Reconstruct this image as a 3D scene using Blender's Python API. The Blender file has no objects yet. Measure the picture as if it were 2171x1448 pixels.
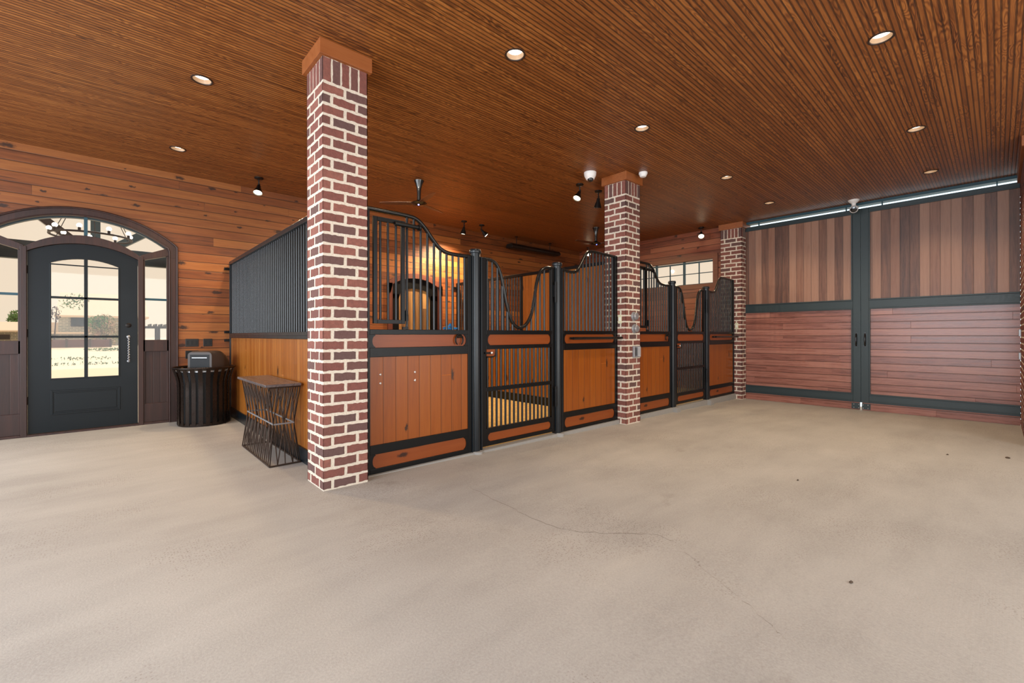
import bpy, bmesh, math, random
from mathutils import Vector, Matrix, Euler
rnd = random.Random(7)
SC = bpy.context.scene
COL = SC.collection
PI = math.pi

# ------------------------------------------------------------------ camera
F_PX = 944.43; TH = 0.8302; CAM_H = 1.2668
cam = bpy.data.cameras.new('camera'); cam_o = bpy.data.objects.new('camera', cam); COL.objects.link(cam_o)
cam.sensor_fit = 'HORIZONTAL'; cam.sensor_width = 36.0
cam.lens = 36.0 * F_PX / 2171.0
cam.shift_y = -(724.0 - 709.77) / 2171.0
cam.clip_start = 0.05; cam.clip_end = 400
R = Matrix.Rotation(TH - PI/2, 4, 'Z') @ Matrix.Rotation(PI/2, 4, 'X') @ Matrix.Rotation(-0.0021, 4, 'Z')
cam_o.matrix_world = Matrix.Translation((0, 0, CAM_H)) @ R
SC.camera = cam_o

SC.view_settings.view_transform = 'Standard'
SC.view_settings.look = 'None'
SC.view_settings.gamma = 1.0
SC.view_settings.use_curve_mapping = False
SC.view_settings.exposure = 0.2

# ------------------------------------------------------------------ colours
def lin(h, a=1.0):
    h = h.lstrip('#'); o = []
    for i in (0, 2, 4):
        c = int(h[i:i+2], 16) / 255.0
        o.append(c / 12.92 if c <= 0.04045 else ((c + 0.055) / 1.055) ** 2.4)
    return (o[0], o[1], o[2], a)

# ------------------------------------------------------------------ world: warm hazy sky, whiter towards the sun side
W = bpy.data.worlds.new('sky'); SC.world = W; W.use_nodes = True
nt = W.node_tree; nt.nodes.clear()
wo = nt.nodes.new('ShaderNodeOutputWorld'); bg = nt.nodes.new('ShaderNodeBackground')
tc = nt.nodes.new('ShaderNodeTexCoord'); sx = nt.nodes.new('ShaderNodeSeparateXYZ')
mr = nt.nodes.new('ShaderNodeMapRange'); mr.interpolation_type = 'SMOOTHSTEP'
mr.inputs['From Min'].default_value = 0.912; mr.inputs['From Max'].default_value = 0.93
mx = nt.nodes.new('ShaderNodeMix'); mx.data_type = 'RGBA'
mx.inputs[6].default_value = lin('#e8d6be'); mx.inputs[7].default_value = (1.25, 1.6, 1.75, 1)
nt.links.new(tc.outputs['Generated'], sx.inputs[0]); nt.links.new(sx.outputs['X'], mr.inputs['Value'])
nt.links.new(mr.outputs[0], mx.inputs[0]); nt.links.new(mx.outputs[2], bg.inputs[0])
bg.inputs[1].default_value = 1.0
nt.links.new(bg.outputs[0], wo.inputs[0])

def area(name, loc, rot, sx_, sy_, power, col, spread=PI):
    l = bpy.data.lights.new(name, 'AREA'); l.shape = 'RECTANGLE'; l.size = sx_; l.size_y = sy_
    l.energy = power; l.color = col; l.spread = spread
    o = bpy.data.objects.new(name, l); COL.objects.link(o); o.location = loc; o.rotation_euler = rot
    return o
# sun over the yard behind the entry door
sl = bpy.data.lights.new('sun', 'SUN'); sl.energy = 2.2; sl.color = (1.0, 0.95, 0.86); sl.angle = 0.01
so = bpy.data.objects.new('sun', sl); COL.objects.link(so); so.rotation_euler = (math.radians(-42), math.radians(12), 0)
# daylight through the open end of the aisle behind the camera
area('daylight_rear_opening', (-3.05, 0.9, 1.75), (0, -PI/2, 0), 3.0, 4.6, 370, (0.80, 0.90, 1.0))
# added soft fill light, set in an invented bay on the right-hand side
area('side_fill_light', (2.6, -2.45, 1.7), (PI/2, 0, 0), 8.6, 2.9, 200, (0.88, 0.94, 1.0))
# daylight entering by the left-hand corridor end
area('daylight_corridor', (-3.05, 6.2, 1.8), (0, -PI/2, 0), 2.8, 3.4, 200, (0.78, 0.89, 1.0))

# ------------------------------------------------------------------ node helper
class NT:
    def __init__(s, name):
        s.m = bpy.data.materials.new(name); s.m.use_nodes = True
        s.t = s.m.node_tree; s.t.nodes.clear()
        s.out = s.t.nodes.new('ShaderNodeOutputMaterial')
        s.b = s.t.nodes.new('ShaderNodeBsdfPrincipled'); s.t.links.new(s.b.outputs[0], s.out.inputs[0])
    def set(s, inp, v):
        if isinstance(v, bpy.types.NodeSocket): s.t.links.new(v, inp)
        elif v is not None: inp.default_value = v
    def n(s, typ, *ins, out=0, **kw):
        nd = s.t.nodes.new(typ)
        for k, v in kw.items(): setattr(nd, k, v)
        for i, v in enumerate(ins): s.set(nd.inputs[i], v)
        return nd.outputs[out]
    def math(s, op, a, b=None, c=None, clamp=False):
        nd = s.t.nodes.new('ShaderNodeMath'); nd.operation = op; nd.use_clamp = clamp
        s.set(nd.inputs[0], a); s.set(nd.inputs[1], b)
        if c is not None: s.set(nd.inputs[2], c)
        return nd.outputs[0]
    def mix(s, f, a, b, blend='MIX'):
        nd = s.t.nodes.new('ShaderNodeMix'); nd.data_type = 'RGBA'; nd.blend_type = blend; nd.clamp_factor = True
        s.set(nd.inputs[0], f); s.set(nd.inputs[6], a); s.set(nd.inputs[7], b)
        return nd.outputs[2]
    def comb(s, x, y, z): return s.n('ShaderNodeCombineXYZ', x, y, z)
    def obj(s):
        nd = s.t.nodes.new('ShaderNodeTexCoord'); return nd.outputs['Object']
    def sep(s, v):
        nd = s.t.nodes.new('ShaderNodeSeparateXYZ'); s.set(nd.inputs[0], v); return nd.outputs
    def noise(s, vec, scale=1.0, detail=3.0, rough=0.55, dist=0.0):
        nd = s.t.nodes.new('ShaderNodeTexNoise'); s.set(nd.inputs['Vector'], vec)
        s.set(nd.inputs['Scale'], scale); s.set(nd.inputs['Detail'], detail); s.set(nd.inputs['Roughness'], rough)
        s.set(nd.inputs['Distortion'], dist)
        return nd.outputs['Fac']
    def wn(s, vec):
        nd = s.t.nodes.new('ShaderNodeTexWhiteNoise'); s.set(nd.inputs['Vector'], vec); return nd.outputs['Value']
    def mr(s, v, a, b, c=0.0, d=1.0, smooth=False):
        nd = s.t.nodes.new('ShaderNodeMapRange')
        if smooth: nd.interpolation_type = 'SMOOTHSTEP'
        for i, q in enumerate((v, a, b, c, d)): s.set(nd.inputs[i], q)
        return nd.outputs[0]
    def ramp(s, f, stops):
        nd = s.t.nodes.new('ShaderNodeValToRGB'); s.set(nd.inputs[0], f)
        e = nd.color_ramp.elements
        while len(e) > 1: e.remove(e[-1])
        e[0].position = stops[0][0]; e[0].color = stops[0][1]
        for p, c in stops[1:]:
            q = e.new(p); q.color = c
        return nd.outputs[0]
    def bump(s, h, strength=0.5, dist=0.01):
        nd = s.t.nodes.new('ShaderNodeBump'); nd.inputs['Strength'].default_value = strength
        nd.inputs['Distance'].default_value = dist; s.set(nd.inputs['Height'], h)
        s.t.links.new(nd.outputs[0], s.b.inputs['Normal'])
    def P(s, **kw):
        nm = dict(col='Base Color', rough='Roughness', metal='Metallic', spec='Specular IOR Level', coat='Coat Weight',
                  coatr='Coat Roughness', em='Emission Color', ems='Emission Strength')
        for k, v in kw.items(): s.set(s.b.inputs[nm[k]], v)
        return s.m

def plank(name, across, along, pitch, cols, groove=0.004, length=2.4, knots=0.0, rings=0.0, rough=0.4, vary=1.0,
          coat=0.0, bump=0.5, off=0.0, streak=0.5, gdark=0.25):
    """boards running along one axis; the cols ramp is dark grain -> base -> light, per-board tone varies"""
    g = NT(name); co = g.sep(g.obj()); ax = {'x': 0, 'y': 1, 'z': 2}
    u = g.math('ADD', co[ax[across]], 50.0 + off); v = co[ax[along]]
    w = co[[i for i in range(3) if i not in (ax[across], ax[along])][0]]
    uq = g.math('DIVIDE', u, pitch); idx = g.math('FLOOR', uq); fr = g.math('FRACT', uq)
    r1 = g.wn(g.comb(idx, 3.1, 7.7))
    vq = g.math('ADD', g.math('DIVIDE', v, length), g.math('MULTIPLY', r1, 7.3))
    vi = g.math('FLOOR', vq)
    r2 = g.wn(g.comb(idx, vi, 1.3)); r3 = g.wn(g.comb(idx, vi, 5.9))
    seed = g.math('MULTIPLY', r2, 37.0)
    gv = g.comb(g.math('MULTIPLY', v, 1.6), g.math('ADD', g.math('MULTIPLY', u, 26.0), seed), g.math('MULTIPLY', w, 26.0))
    n1 = g.noise(gv, 1.0, 5.0, 0.62, 0.4)
    gv2 = g.comb(g.math('MULTIPLY', v, 9.0), g.math('ADD', g.math('MULTIPLY', u, 260.0), seed), g.math('MULTIPLY', w, 200.0))
    n2 = g.noise(gv2, 1.0, 2.0, 0.5)
    tone = g.math('ADD', g.math('MULTIPLY', g.math('SUBTRACT', r3, 0.5), 0.42 * vary), 0.5)
    t = g.math('ADD', tone, g.math('MULTIPLY', g.math('SUBTRACT', n1, 0.5), streak))
    t = g.math('ADD', t, g.math('MULTIPLY', g.math('SUBTRACT', n2, 0.5), 0.22 * streak * 2))
    if rings:
        rv = g.comb(g.math('MULTIPLY', v, 2.2), g.math('ADD', g.math('MULTIPLY', u, 14.0), seed), g.math('MULTIPLY', w, 14.0))
        rn = g.noise(rv, 1.0, 1.5, 0.5)
        rw = g.math('SINE', g.math('MULTIPLY', rn, 75.0))
        rw = g.math('MULTIPLY', g.math('MULTIPLY', rw, rings), g.mr(g.noise(rv, 0.5, 1.0), 0.42, 0.6))
        t = g.math('ADD', t, rw)
    c = g.ramp(t, [(0.12, cols[0]), (0.45, cols[1]), (0.85, cols[2])])
    if knots:
        kv = g.comb(g.math('MULTIPLY', v, 2.3), g.math('ADD', g.math('MULTIPLY', u, 5.5), seed), 0.0)
        nd = g.t.nodes.new('ShaderNodeTexVoronoi'); nd.voronoi_dimensions = '2D'; g.set(nd.inputs['Vector'], kv); nd.inputs['Scale'].default_value = 1.0
        kd = nd.outputs['Distance']; kr = g.sep(nd.outputs['Color'])[0]
        kd = g.math('ADD', kd, g.math('MULTIPLY', g.math('SUBTRACT', g.noise(g.comb(g.math('MULTIPLY', v, 30.0), g.math('MULTIPLY', u, 30.0), 0.0)), 0.5), 0.22))
        th = g.math('ADD', g.math('MULTIPLY', g.mr(kr, 1.0 - knots, 1.0), 0.19), 0.03)
        k = g.math('SUBTRACT', 1.0, g.mr(kd, g.math('MULTIPLY', th, 0.35), g.math('ADD', th, 0.001), 0, 1, True))
        k = g.math('MULTIPLY', k, g.math('GREATER_THAN', kr, 1.0 - knots))
        c = g.mix(g.math('MULTIPLY', k, 0.88), c, (0.012, 0.005, 0.003, 1))
        # long dark heart-wood streaks in some boards
        sv = g.comb(g.math('MULTIPLY', v, 0.9), g.math('ADD', g.math('MULTIPLY', u, 13.0), seed), 0.0)
        st = g.mr(g.noise(sv, 1.0, 2.0, 0.6), 0.66, 0.74, 0, 0.6, True)
        c = g.mix(st, c, cols[0])
    # groove
    e = g.math('MINIMUM', fr, g.math('SUBTRACT', 1.0, fr))
    gw = groove / pitch
    gr = g.mr(e, gw * 0.35, gw, 0.0, 1.0, True)
    vf = g.math('FRACT', vq); ve = g.math('MINIMUM', vf, g.math('SUBTRACT', 1.0, vf))
    gj = g.mr(ve, 0.0004, 0.0016 / length * 1.5, 0.4, 1.0)
    gg = g.math('MULTIPLY', gr, gj)
    c = g.mix(g.math('MULTIPLY', g.math('SUBTRACT', 1.0, gg), 1.0 - gdark), c, g.mix(0.85, c, (0.008, 0.004, 0.002, 1)))
    hgt = g.math('ADD', gg, g.math('MULTIPLY', n2, 0.04))
    g.bump(hgt, bump, 0.004)
    return g.P(col=c, rough=g.math('ADD', rough, g.math('MULTIPLY', n1, 0.12)), coat=coat, coatr=0.25)

def solid(name, hexc, rough=0.5, metal=0.0, spec=0.5, noise=0.0, nscale=30.0, coat=0.0):
    g = NT(name); c = lin(hexc)
    if noise:
        n = g.noise(g.obj(), nscale, 4.0)
        c = g.mix(g.math('MULTIPLY', n, noise), c, tuple(x * 0.35 for x in c[:3]) + (1,))
        return g.P(col=c, rough=g.math('ADD', rough - 0.08, g.math('MULTIPLY', n, 0.16)), metal=metal, spec=spec, coat=coat)
    return g.P(col=c, rough=rough, metal=metal, spec=spec, coat=coat)

def emis(name, col, s):
    g = NT(name); g.P(col=(0.8, 0.8, 0.8, 1), em=col, ems=s); return g.m

M = {}
M['ceiling'] = plank('beadboard_stain', 'y', 'x', 0.0381, [lin('#401c0a'), lin('#80481e'), lin('#aa6a32')], groove=0.0085,
                     length=2.9, rings=0.2, rough=0.36, vary=0.5, coat=0.0, bump=0.6, streak=0.7, gdark=0.16)
M['pine_x'] = plank('knotty_pine_x', 'z', 'x', 0.131, [lin('#32150a'), lin('#7e441c'), lin('#a46630')], groove=0.009,
                    length=3.6, knots=0.6, rough=0.42, vary=0.9, streak=0.6, off=0.02)
M['pine_y'] = plank('knotty_pine_y', 'z', 'y', 0.131, [lin('#3a140c'), lin('#8c4a2e'), lin('#ac6a48')], groove=0.009,
                    length=3.6, knots=0.6, rough=0.38, vary=0.9, streak=0.6, off=0.02)
M['board_v'] = plank('stall_boards', 'x', 'z', 0.127, [lin('#6a3008'), lin('#ac5608'), lin('#c87018')], groove=0.007,
                     length=9.0, knots=0.22, rough=0.3, vary=0.35, streak=0.45, off=0.0725)
M['board_vy'] = plank('partition_boards', 'y', 'z', 0.092, [lin('#7a3c10'), lin('#b06420'), lin('#d08a40')], groove=0.007,
                      length=9.0, knots=0.2, rough=0.25, vary=0.6, streak=0.5)
M['band'] = plank('stall_band_board', 'z', 'x', 0.5, [lin('#5e2808'), lin('#a04a12'), lin('#b45e20')], groove=0.001,
                  length=9.0, knots=0.12, rough=0.3, vary=0.2, streak=0.4, off=0.1)
M['mah_v'] = plank('mahogany_vertical', 'y', 'z', 0.127, [lin('#5a3a2e'), lin('#a4725a'), lin('#c4947a')], groove=0.008,
                   length=9.0, rough=0.36, vary=1.6, streak=0.6, off=0.0)
M['mah_h'] = plank('mahogany_horizontal', 'z', 'y', 0.124, [lin('#503028'), lin('#8e5a4c'), lin('#b27c6a')], groove=0.009,
                   length=2.6, rough=0.22, vary=0.6, streak=0.85)
M['darkwood'] = plank('dark_oak', 'x', 'z', 0.5, [lin('#150a08'), lin('#381e18'), lin('#542f26')], groove=0.0005, length=9,
                      rough=0.42, vary=0.3, streak=0.9, off=0.13)
M['darkwood_p'] = plank('dark_oak_planks', 'x', 'z', 0.083, [lin('#150a08'), lin('#381e18'), lin('#542f26')], groove=0.005, length=9,
                        rough=0.42, vary=0.6, streak=0.9, off=0.0)
M['casing'] = plank('window_casing_wood', 'z', 'y', 0.5, [lin('#3a140c'), lin('#8c4a2a'), lin('#b06a40')], groove=0.0005, length=9,
                    rough=0.4, vary=0.3, streak=0.6, off=0.2)
M['cap'] = plank('cap_board', 'z', 'x', 0.6, [lin('#7a3a16'), lin('#b0622e'), lin('#c87c44')], groove=0.0005, length=9,
                 rough=0.4, vary=0.2, streak=0.6, off=0.2)
M['black'] = solid('black_powder_coat', '#060607', 0.36, 0.0, 0.32, 0.15, 60)
M['bar'] = solid('dark_grey_bars', '#0b0e10', 0.32, 0.0, 0.5)
M['tube'] = solid('worn_black_tube', '#2a2826', 0.24, 0.6, 0.6, 0.3, 9)
M['post'] = solid('blue_grey_post', '#11181d', 0.32, 0.0, 0.5, 0.2, 12)
M['teal'] = solid('dark_green_grey_frame', '#253335', 0.42, 0.0, 0.5, 0.1, 30)
M['doorpaint'] = solid('charcoal_door_paint', '#0a1318', 0.38, 0.0, 0.3, 0.08, 4)
M['bronze'] = solid('bronze_metal', '#271c16', 0.28, 0.5, 0.5, 0.1, 20)
M['rod'] = solid('rusty_rod', '#4a3a30', 0.5, 0.6, 0.5, 0.6, 40)
M['white'] = solid('white_plastic', '#e6e2de', 0.4)
M['cream'] = solid('cream_plate', '#d8d4b4', 0.4)
M['grey'] = solid('grey_metal', '#9a9a9c', 0.35, 0.5)
M['lens'] = solid('dark_lens', '#15171a', 0.08, 0.0, 0.8)
M['plate'] = solid('black_plate', '#14110f', 0.3)
M['fan'] = solid('fan_black', '#101010', 0.2, 0.0, 0.7)
M['blade'] = solid('fan_blade_brown', '#4a2a1a', 0.4)
M['concrete_block'] = solid('pale_concrete', '#9a9690', 0.85, 0, 0.3, 0.25, 40)
M['chrome'] = solid('bright_screw', '#d8cfc8', 0.25, 0.6)
M['blue'] = solid('blue_rope', '#2f86c8', 0.7)
M['leaf'] = solid('dry_leaf', '#4a3c2e', 0.9)
M['iron'] = solid('old_iron', '#2a2522', 0.4, 0.7, 0.5, 0.3, 50)
M['warmtrim'] = solid('bronze_trim', '#3a2c24', 0.4, 0.4)
M['reflector'] = solid('light_cone', '#a08468', 0.4)
M['rubber'] = solid('black_rubber', '#15171a', 0.7)
M['bulb'] = emis('lamp_glow', (1.0, 0.83, 0.55, 1), 9.0)
M['bulbw'] = emis('globe_glow', (1.0, 0.9, 0.75, 1), 3.0)
M['led'] = emis('blue_led', (0.05, 0.12, 1.0, 1), 5.0)
M['down'] = emis('downlight_glow', (1.0, 0.9, 0.76, 1), 4.0)

def floor_mat():
    g = NT('concrete_floor'); o = g.obj(); co = g.sep(o)
    big = g.noise(o, 0.55, 3.0, 0.5); mid = g.noise(g.comb(g.math('MULTIPLY', co[0], 1.2), g.math('MULTIPLY', co[1], 3.4), 0.0), 1.0, 5.0, 0.6)
    fine = g.noise(o, 90.0, 4.0, 0.7)
    t = g.math('ADD', g.math('MULTIPLY', big, 0.35), g.math('ADD', g.math('MULTIPLY', mid, 0.27), g.math('MULTIPLY', fine, 0.38)))
    c = g.ramp(t, [(0.3, lin('#8b857e')), (0.5, lin('#a6a098')), (0.7, lin('#b9b3aa'))])
    # exposed aggregate: dark pits in patches
    nd = g.t.nodes.new('ShaderNodeTexVoronoi'); nd.voronoi_dimensions = '2D'; g.set(nd.inputs['Vector'], o); nd.inputs['Scale'].default_value = 70.0
    rr = g.sep(nd.outputs['Color'])[0]
    spot = g.math('MULTIPLY', g.math('LESS_THAN', nd.outputs['Distance'], g.math('MULTIPLY', rr, 0.32)), g.math('GREATER_THAN', rr, 0.62))
    patch = g.mr(g.noise(o, 0.9, 3.0, 0.6), 0.46, 0.62, 0, 1, True)
    spot = g.math('MULTIPLY', g.math('MULTIPLY', spot, patch), 0.5)
    c = g.mix(spot, c, lin('#6e6054'))
    # stains
    st = g.mr(g.noise(g.comb(g.math('MULTIPLY', co[0], 2.0), g.math('MULTIPLY', co[1], 3.0), 4.0), 1.0, 3.0, 0.55), 0.66, 0.76, 0, 0.22, True)
    c = g.mix(st, c, lin('#6e6458'))
    # trowel broom lines
    br = g.noise(g.comb(g.math('MULTIPLY', co[0], 3.0), g.math('MULTIPLY', co[1], 160.0), 0.0), 1.0, 2.0)
    h = g.math('ADD', g.math('MULTIPLY', fine, 0.5), g.math('MULTIPLY', br, 0.35))
    h = g.math('SUBTRACT', h, g.math('MULTIPLY', spot, 0.8))
    g.bump(h, 0.5, 0.004)
    return g.P(col=c, rough=0.7, spec=0.35)
M['floor'] = floor_mat()
g = NT('stall_sand'); n = g.noise(g.obj(), 14.0, 5.0, 0.7)
g.bump(n, 0.5, 0.02); M['sand'] = g.P(col=g.ramp(n, [(0.3, lin('#a07c44')), (0.7, lin('#cfae6e'))]), rough=0.9)
def brick_mat():
    g = NT('brick'); a = g.t.nodes.new('ShaderNodeAttribute'); a.attribute_name = 'tone'
    o = g.obj(); n = g.noise(o, 26.0, 5.0, 0.65); n2 = g.noise(o, 120.0, 3.0, 0.7)
    c = g.ramp(a.outputs['Fac'], [(0.0, lin('#624a46')), (0.2, lin('#6c4c46')), (0.3, lin('#784a40')), (0.6, lin('#824e44')), (1.0, lin('#966052'))])
    c = g.mix(g.mr(n, 0.35, 0.75, 0, 0.45), c, lin('#4e3632'))
    c = g.mix(g.mr(n2, 0.62, 0.8, 0, 0.35), c, lin('#b49a8c'))
    g.bump(g.math('ADD', n, g.math('MULTIPLY', n2, 0.4)), 0.7, 0.008)
    return g.P(col=c, rough=0.75, spec=0.35)
M['brick'] = brick_mat()
g = NT('mortar'); n = g.noise(g.obj(), 70.0, 5.0, 0.7); g.bump(n, 0.9, 0.008)
M['mortar'] = g.P(col=g.ramp(n, [(0.3, lin('#cbbda8')), (0.6, lin('#dfd2c0'))]), rough=0.9)
def house_brick():
    g = NT('far_brick'); nd = g.t.nodes.new('ShaderNodeTexBrick'); co = g.sep(g.obj()); g.set(nd.inputs['Vector'], g.comb(co[0], co[2], 0.0))
    nd.inputs['Color1'].default_value = lin('#a9a79c'); nd.inputs['Color2'].default_value = lin('#8e948c'); nd.inputs['Mortar'].default_value = lin('#c9c4b4')
    nd.inputs['Scale'].default_value = 1.0; nd.inputs['Brick Width'].default_value = 0.22; nd.inputs['Row Height'].default_value = 0.08; nd.inputs['Mortar Size'].default_value = 0.012
    return g.P(col=nd.outputs['Color'], rough=0.8)
M['hbrick'] = house_brick()
M['roofc'] = solid('pale_roof', '#e2cdb6', 0.8)
M['yard'] = solid('pale_yard', '#ecdcc4', 0.9, 0, 0.3)
M['teald'] = solid('dark_teal_paint', '#1f4652', 0.5)
M['fence'] = solid('brown_fence_board', '#6e4a3e', 0.8)
M['dglass'] = solid('dark_window_glass', '#27393a', 0.1)
def leafm(name, a, b):
    g = NT(name); n = g.noise(g.obj(), 3.0, 3.0); return g.P(col=g.ramp(n, [(0.35, lin(a)), (0.65, lin(b))]), rough=0.7)
M['leaves'] = leafm('green_leaves', '#2e5a34', '#6f9a5a'); M['leaves2'] = leafm('mixed_leaves', '#7a8a5a', '#d8b8a0')
M['bark'] = solid('bark', '#4a3a2c', 0.9)
def glass():
    g = NT('pane_glass'); t = g.t; t.nodes.remove(g.b)
    tr = t.nodes.new('ShaderNodeBsdfTransparent'); gl = t.nodes.new('ShaderNodeBsdfGlossy'); gl.inputs['Roughness'].default_value = 0.02
    fr = t.nodes.new('ShaderNodeFresnel'); fr.inputs[0].default_value = 1.45; ms = t.nodes.new('ShaderNodeMixShader')
    t.links.new(fr.outputs[0], ms.inputs[0]); t.links.new(tr.outputs[0], ms.inputs[1]); t.links.new(gl.outputs[0], ms.inputs[2])
    t.links.new(ms.outputs[0], g.out.inputs[0]); return g.m
M['glass'] = glass()

# ------------------------------------------------------------------ mesh builder
class MB:
    def __init__(s): s.v = []; s.f = []; s.mi = []; s.tn = []
    def add(s, vs, fs, mi=0, tone=0.5):
        b = len(s.v); s.v += [tuple(p) for p in vs]
        for f in fs: s.f.append([b + i for i in f]); s.mi.append(mi); s.tn.append(tone)
        return s
    def box(s, x0, x1, y0, y1, z0, z1, mi=0, tone=0.5):
        x0, x1 = min(x0, x1), max(x0, x1); y0, y1 = min(y0, y1), max(y0, y1); z0, z1 = min(z0, z1), max(z0, z1)
        return s.add([(x0,y0,z0),(x1,y0,z0),(x1,y1,z0),(x0,y1,z0),(x0,y0,z1),(x1,y0,z1),(x1,y1,z1),(x0,y1,z1)],
                     [(0,3,2,1),(4,5,6,7),(0,1,5,4),(1,2,6,5),(2,3,7,6),(3,0,4,7)], mi, tone)
    def prism(s, pts, axis, a, b, mi=0):
        """polygon in the plane across `axis`, extruded from a to b; pts are (p,q): y->(x,z), x->(y,z), z->(x,y)"""
        def P(p, q, t): return {'y': (p, t, q), 'x': (t, p, q), 'z': (p, q, t)}[axis]
        n = len(pts); vs = [P(p, q, a) for p, q in pts] + [P(p, q, b) for p, q in pts]
        fs = [tuple(range(n))[::-1], tuple(range(n, 2*n))] + [(i, (i+1) % n, n + (i+1) % n, n + i) for i in range(n)]
        return s.add(vs, fs, mi)
    def band(s, xs, lo, hi, y0, y1, mi=0):
        """solid between two height curves in the XZ plane"""
        n = len(xs); vs = []
        for x in xs: vs += [(x, y0, lo(x)), (x, y0, hi(x)), (x, y1, lo(x)), (x, y1, hi(x))]
        fs = [(0, 2, 3, 1), (4*n-4, 4*n-3, 4*n-1, 4*n-2)]
        for i in range(n - 1):
            a = 4*i; b = a + 4
            fs += [(a, a+1, b+1, b), (a+2, b+2, b+3, a+3), (a+1, a+3, b+3, b+1), (a, b, b+2, a+2)]
        return s.add(vs, fs, mi)
    def tube(s, path, r, n=12, mi=0, close=False):
        P = [Vector(p) for p in path]; m = len(P); vs = []; fs = []
        rr = r if isinstance(r, (list, tuple)) else [r] * m
        T = []
        for i in range(m):
            a = P[(i-1) % m] if (close or i > 0) else P[i]; b = P[(i+1) % m] if (close or i < m-1) else P[i]
            T.append((b - a).normalized())
        up = Vector((0, 0, 1)) if abs(T[0].z) < 0.9 else Vector((0, 1, 0))
        nrm = T[0].cross(up).normalized()
        for i in range(m):
            nrm = (nrm - T[i] * nrm.dot(T[i])).normalized(); bn = T[i].cross(nrm)
            for k in range(n):
                a = 2*PI*k/n; vs.append(P[i] + (nrm*math.cos(a) + bn*math.sin(a)) * rr[i])
        for i in range(m if close else m - 1):
            j = (i+1) % m
            for k in range(n): fs.append((i*n+k, i*n+(k+1) % n, j*n+(k+1) % n, j*n+k))
        if not close: fs += [tuple(range(n)), tuple(range((m-1)*n, m*n))[::-1]]
        return s.add(vs, fs, mi)
    def cyl(s, p0, p1, r0, r1=None, n=20, mi=0): return s.tube([p0, p1], [r0, r0 if r1 is None else r1], n, mi)
    def lathe(s, prof, c=(0,0,0), n=32, mi=0, M4=None, cap0=True, cap1=True):
        vs = []; fs = []; m = len(prof)
        for r_, z in prof:
            for k in range(n):
                a = 2*PI*k/n; p = Vector((r_*math.cos(a), r_*math.sin(a), z))
                if M4 is not None: p = M4 @ p
                vs.append(p + Vector(c))
        for i in range(m-1):
            for k in range(n): fs.append((i*n+k, i*n+(k+1) % n, (i+1)*n+(k+1) % n, (i+1)*n+k))
        if cap0: fs.append(tuple(range(n))[::-1])
        if cap1: fs.append(tuple(range((m-1)*n, m*n)))
        return s.add(vs, fs, mi)
    def ball(s, c, r, n=12, mi=0, sc=(1,1,1)):
        prof = [(r*math.sin(PI*i/n) + 1e-5, -r*math.cos(PI*i/n)) for i in range(n+1)]
        return s.lathe(prof, c, n*2, mi, Matrix.Diagonal((*sc, 1)))
    def build(s, name, mats, parent=None, bevel=0.0, smooth=False, local=False, tones=False):
        o0 = Vector((0, 0, 0))
        if parent is not None and not local:
            q = parent
            while q is not None: o0 += q.location; q = q.parent
        me = bpy.data.meshes.new(name)
        me.from_pydata([tuple(Vector(p) - o0) for p in s.v], [], s.f)
        if not isinstance(mats, (list, tuple)): mats = [mats]
        for m_ in mats: me.materials.append(m_)
        me.polygons.foreach_set('material_index', s.mi)
        if tones:
            at = me.attributes.new('tone', 'FLOAT', 'FACE'); at.data.foreach_set('value', s.tn)
        bm = bmesh.new(); bm.from_mesh(me); bmesh.ops.recalc_face_normals(bm, faces=bm.faces); bm.to_mesh(me); bm.free()
        if smooth:
            me.polygons.foreach_set('use_smooth', [True]*len(me.polygons)); me.set_sharp_from_angle(angle=math.radians(40))
        me.update()
        o = bpy.data.objects.new(name, me); COL.objects.link(o)
        if parent is not None: o.parent = parent
        if bevel:
            b = o.modifiers.new('bevel', 'BEVEL'); b.width = bevel; b.segments = 2; b.limit_method = 'ANGLE'; b.angle_limit = math.radians(50)
        return o

def thing(name, label, cat, loc=(0,0,0), rz=0.0, group=None):
    o = bpy.data.objects.new(name, None); COL.objects.link(o); o.location = loc; o.rotation_euler = (0, 0, rz)
    o.empty_display_size = 0.1; o['label'] = label; o['category'] = cat
    if group: o['group'] = group
    return o
def tag(o, label, cat, group=None):
    o['label'] = label; o['category'] = cat
    if group: o['group'] = group
    return o
def struct(o, label=None):
    o['kind'] = 'structure'
    if label: o['label'] = label
    return o
def set_origin(o, loc):
    loc = Vector(loc); o.data.transform(Matrix.Translation(-loc)); o.location = loc; return o
def copy_tree(o, parent=None):
    c = o.copy(); COL.objects.link(c); c.parent = parent
    for ch in list(o.children): copy_tree(ch, c)
    return c
def lin_s(a, b, n): return [a + (b-a)*i/(n-1) for i in range(n)]
def catmull(pts, sub=6):
    out = []; P = [pts[0]] + list(pts) + [pts[-1]]
    for i in range(1, len(P)-2):
        p0, p1, p2, p3 = (Vector(q) for q in P[i-1:i+3])
        for k in range(sub):
            t = k/sub
            out.append(0.5*((2*p1) + (-p0+p2)*t + (2*p0-5*p1+4*p2-p3)*t*t + (-p0+3*p1-3*p2+p3)*t**3))
    out.append(Vector(pts[-1])); return out

# ------------------------------------------------------------------ key dimensions (metres)
CEIL = 3.658; X1 = 1.304; PITCH = 4.34; PW = 0.38; YP = 3.694; YS = 3.865
XW = 10.15; YB = 8.2; XP = 1.48; XR = -3.2; YR = -2.6
def fz(x): return 0.0 if x < X1 else -0.0135*(x-X1)

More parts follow.
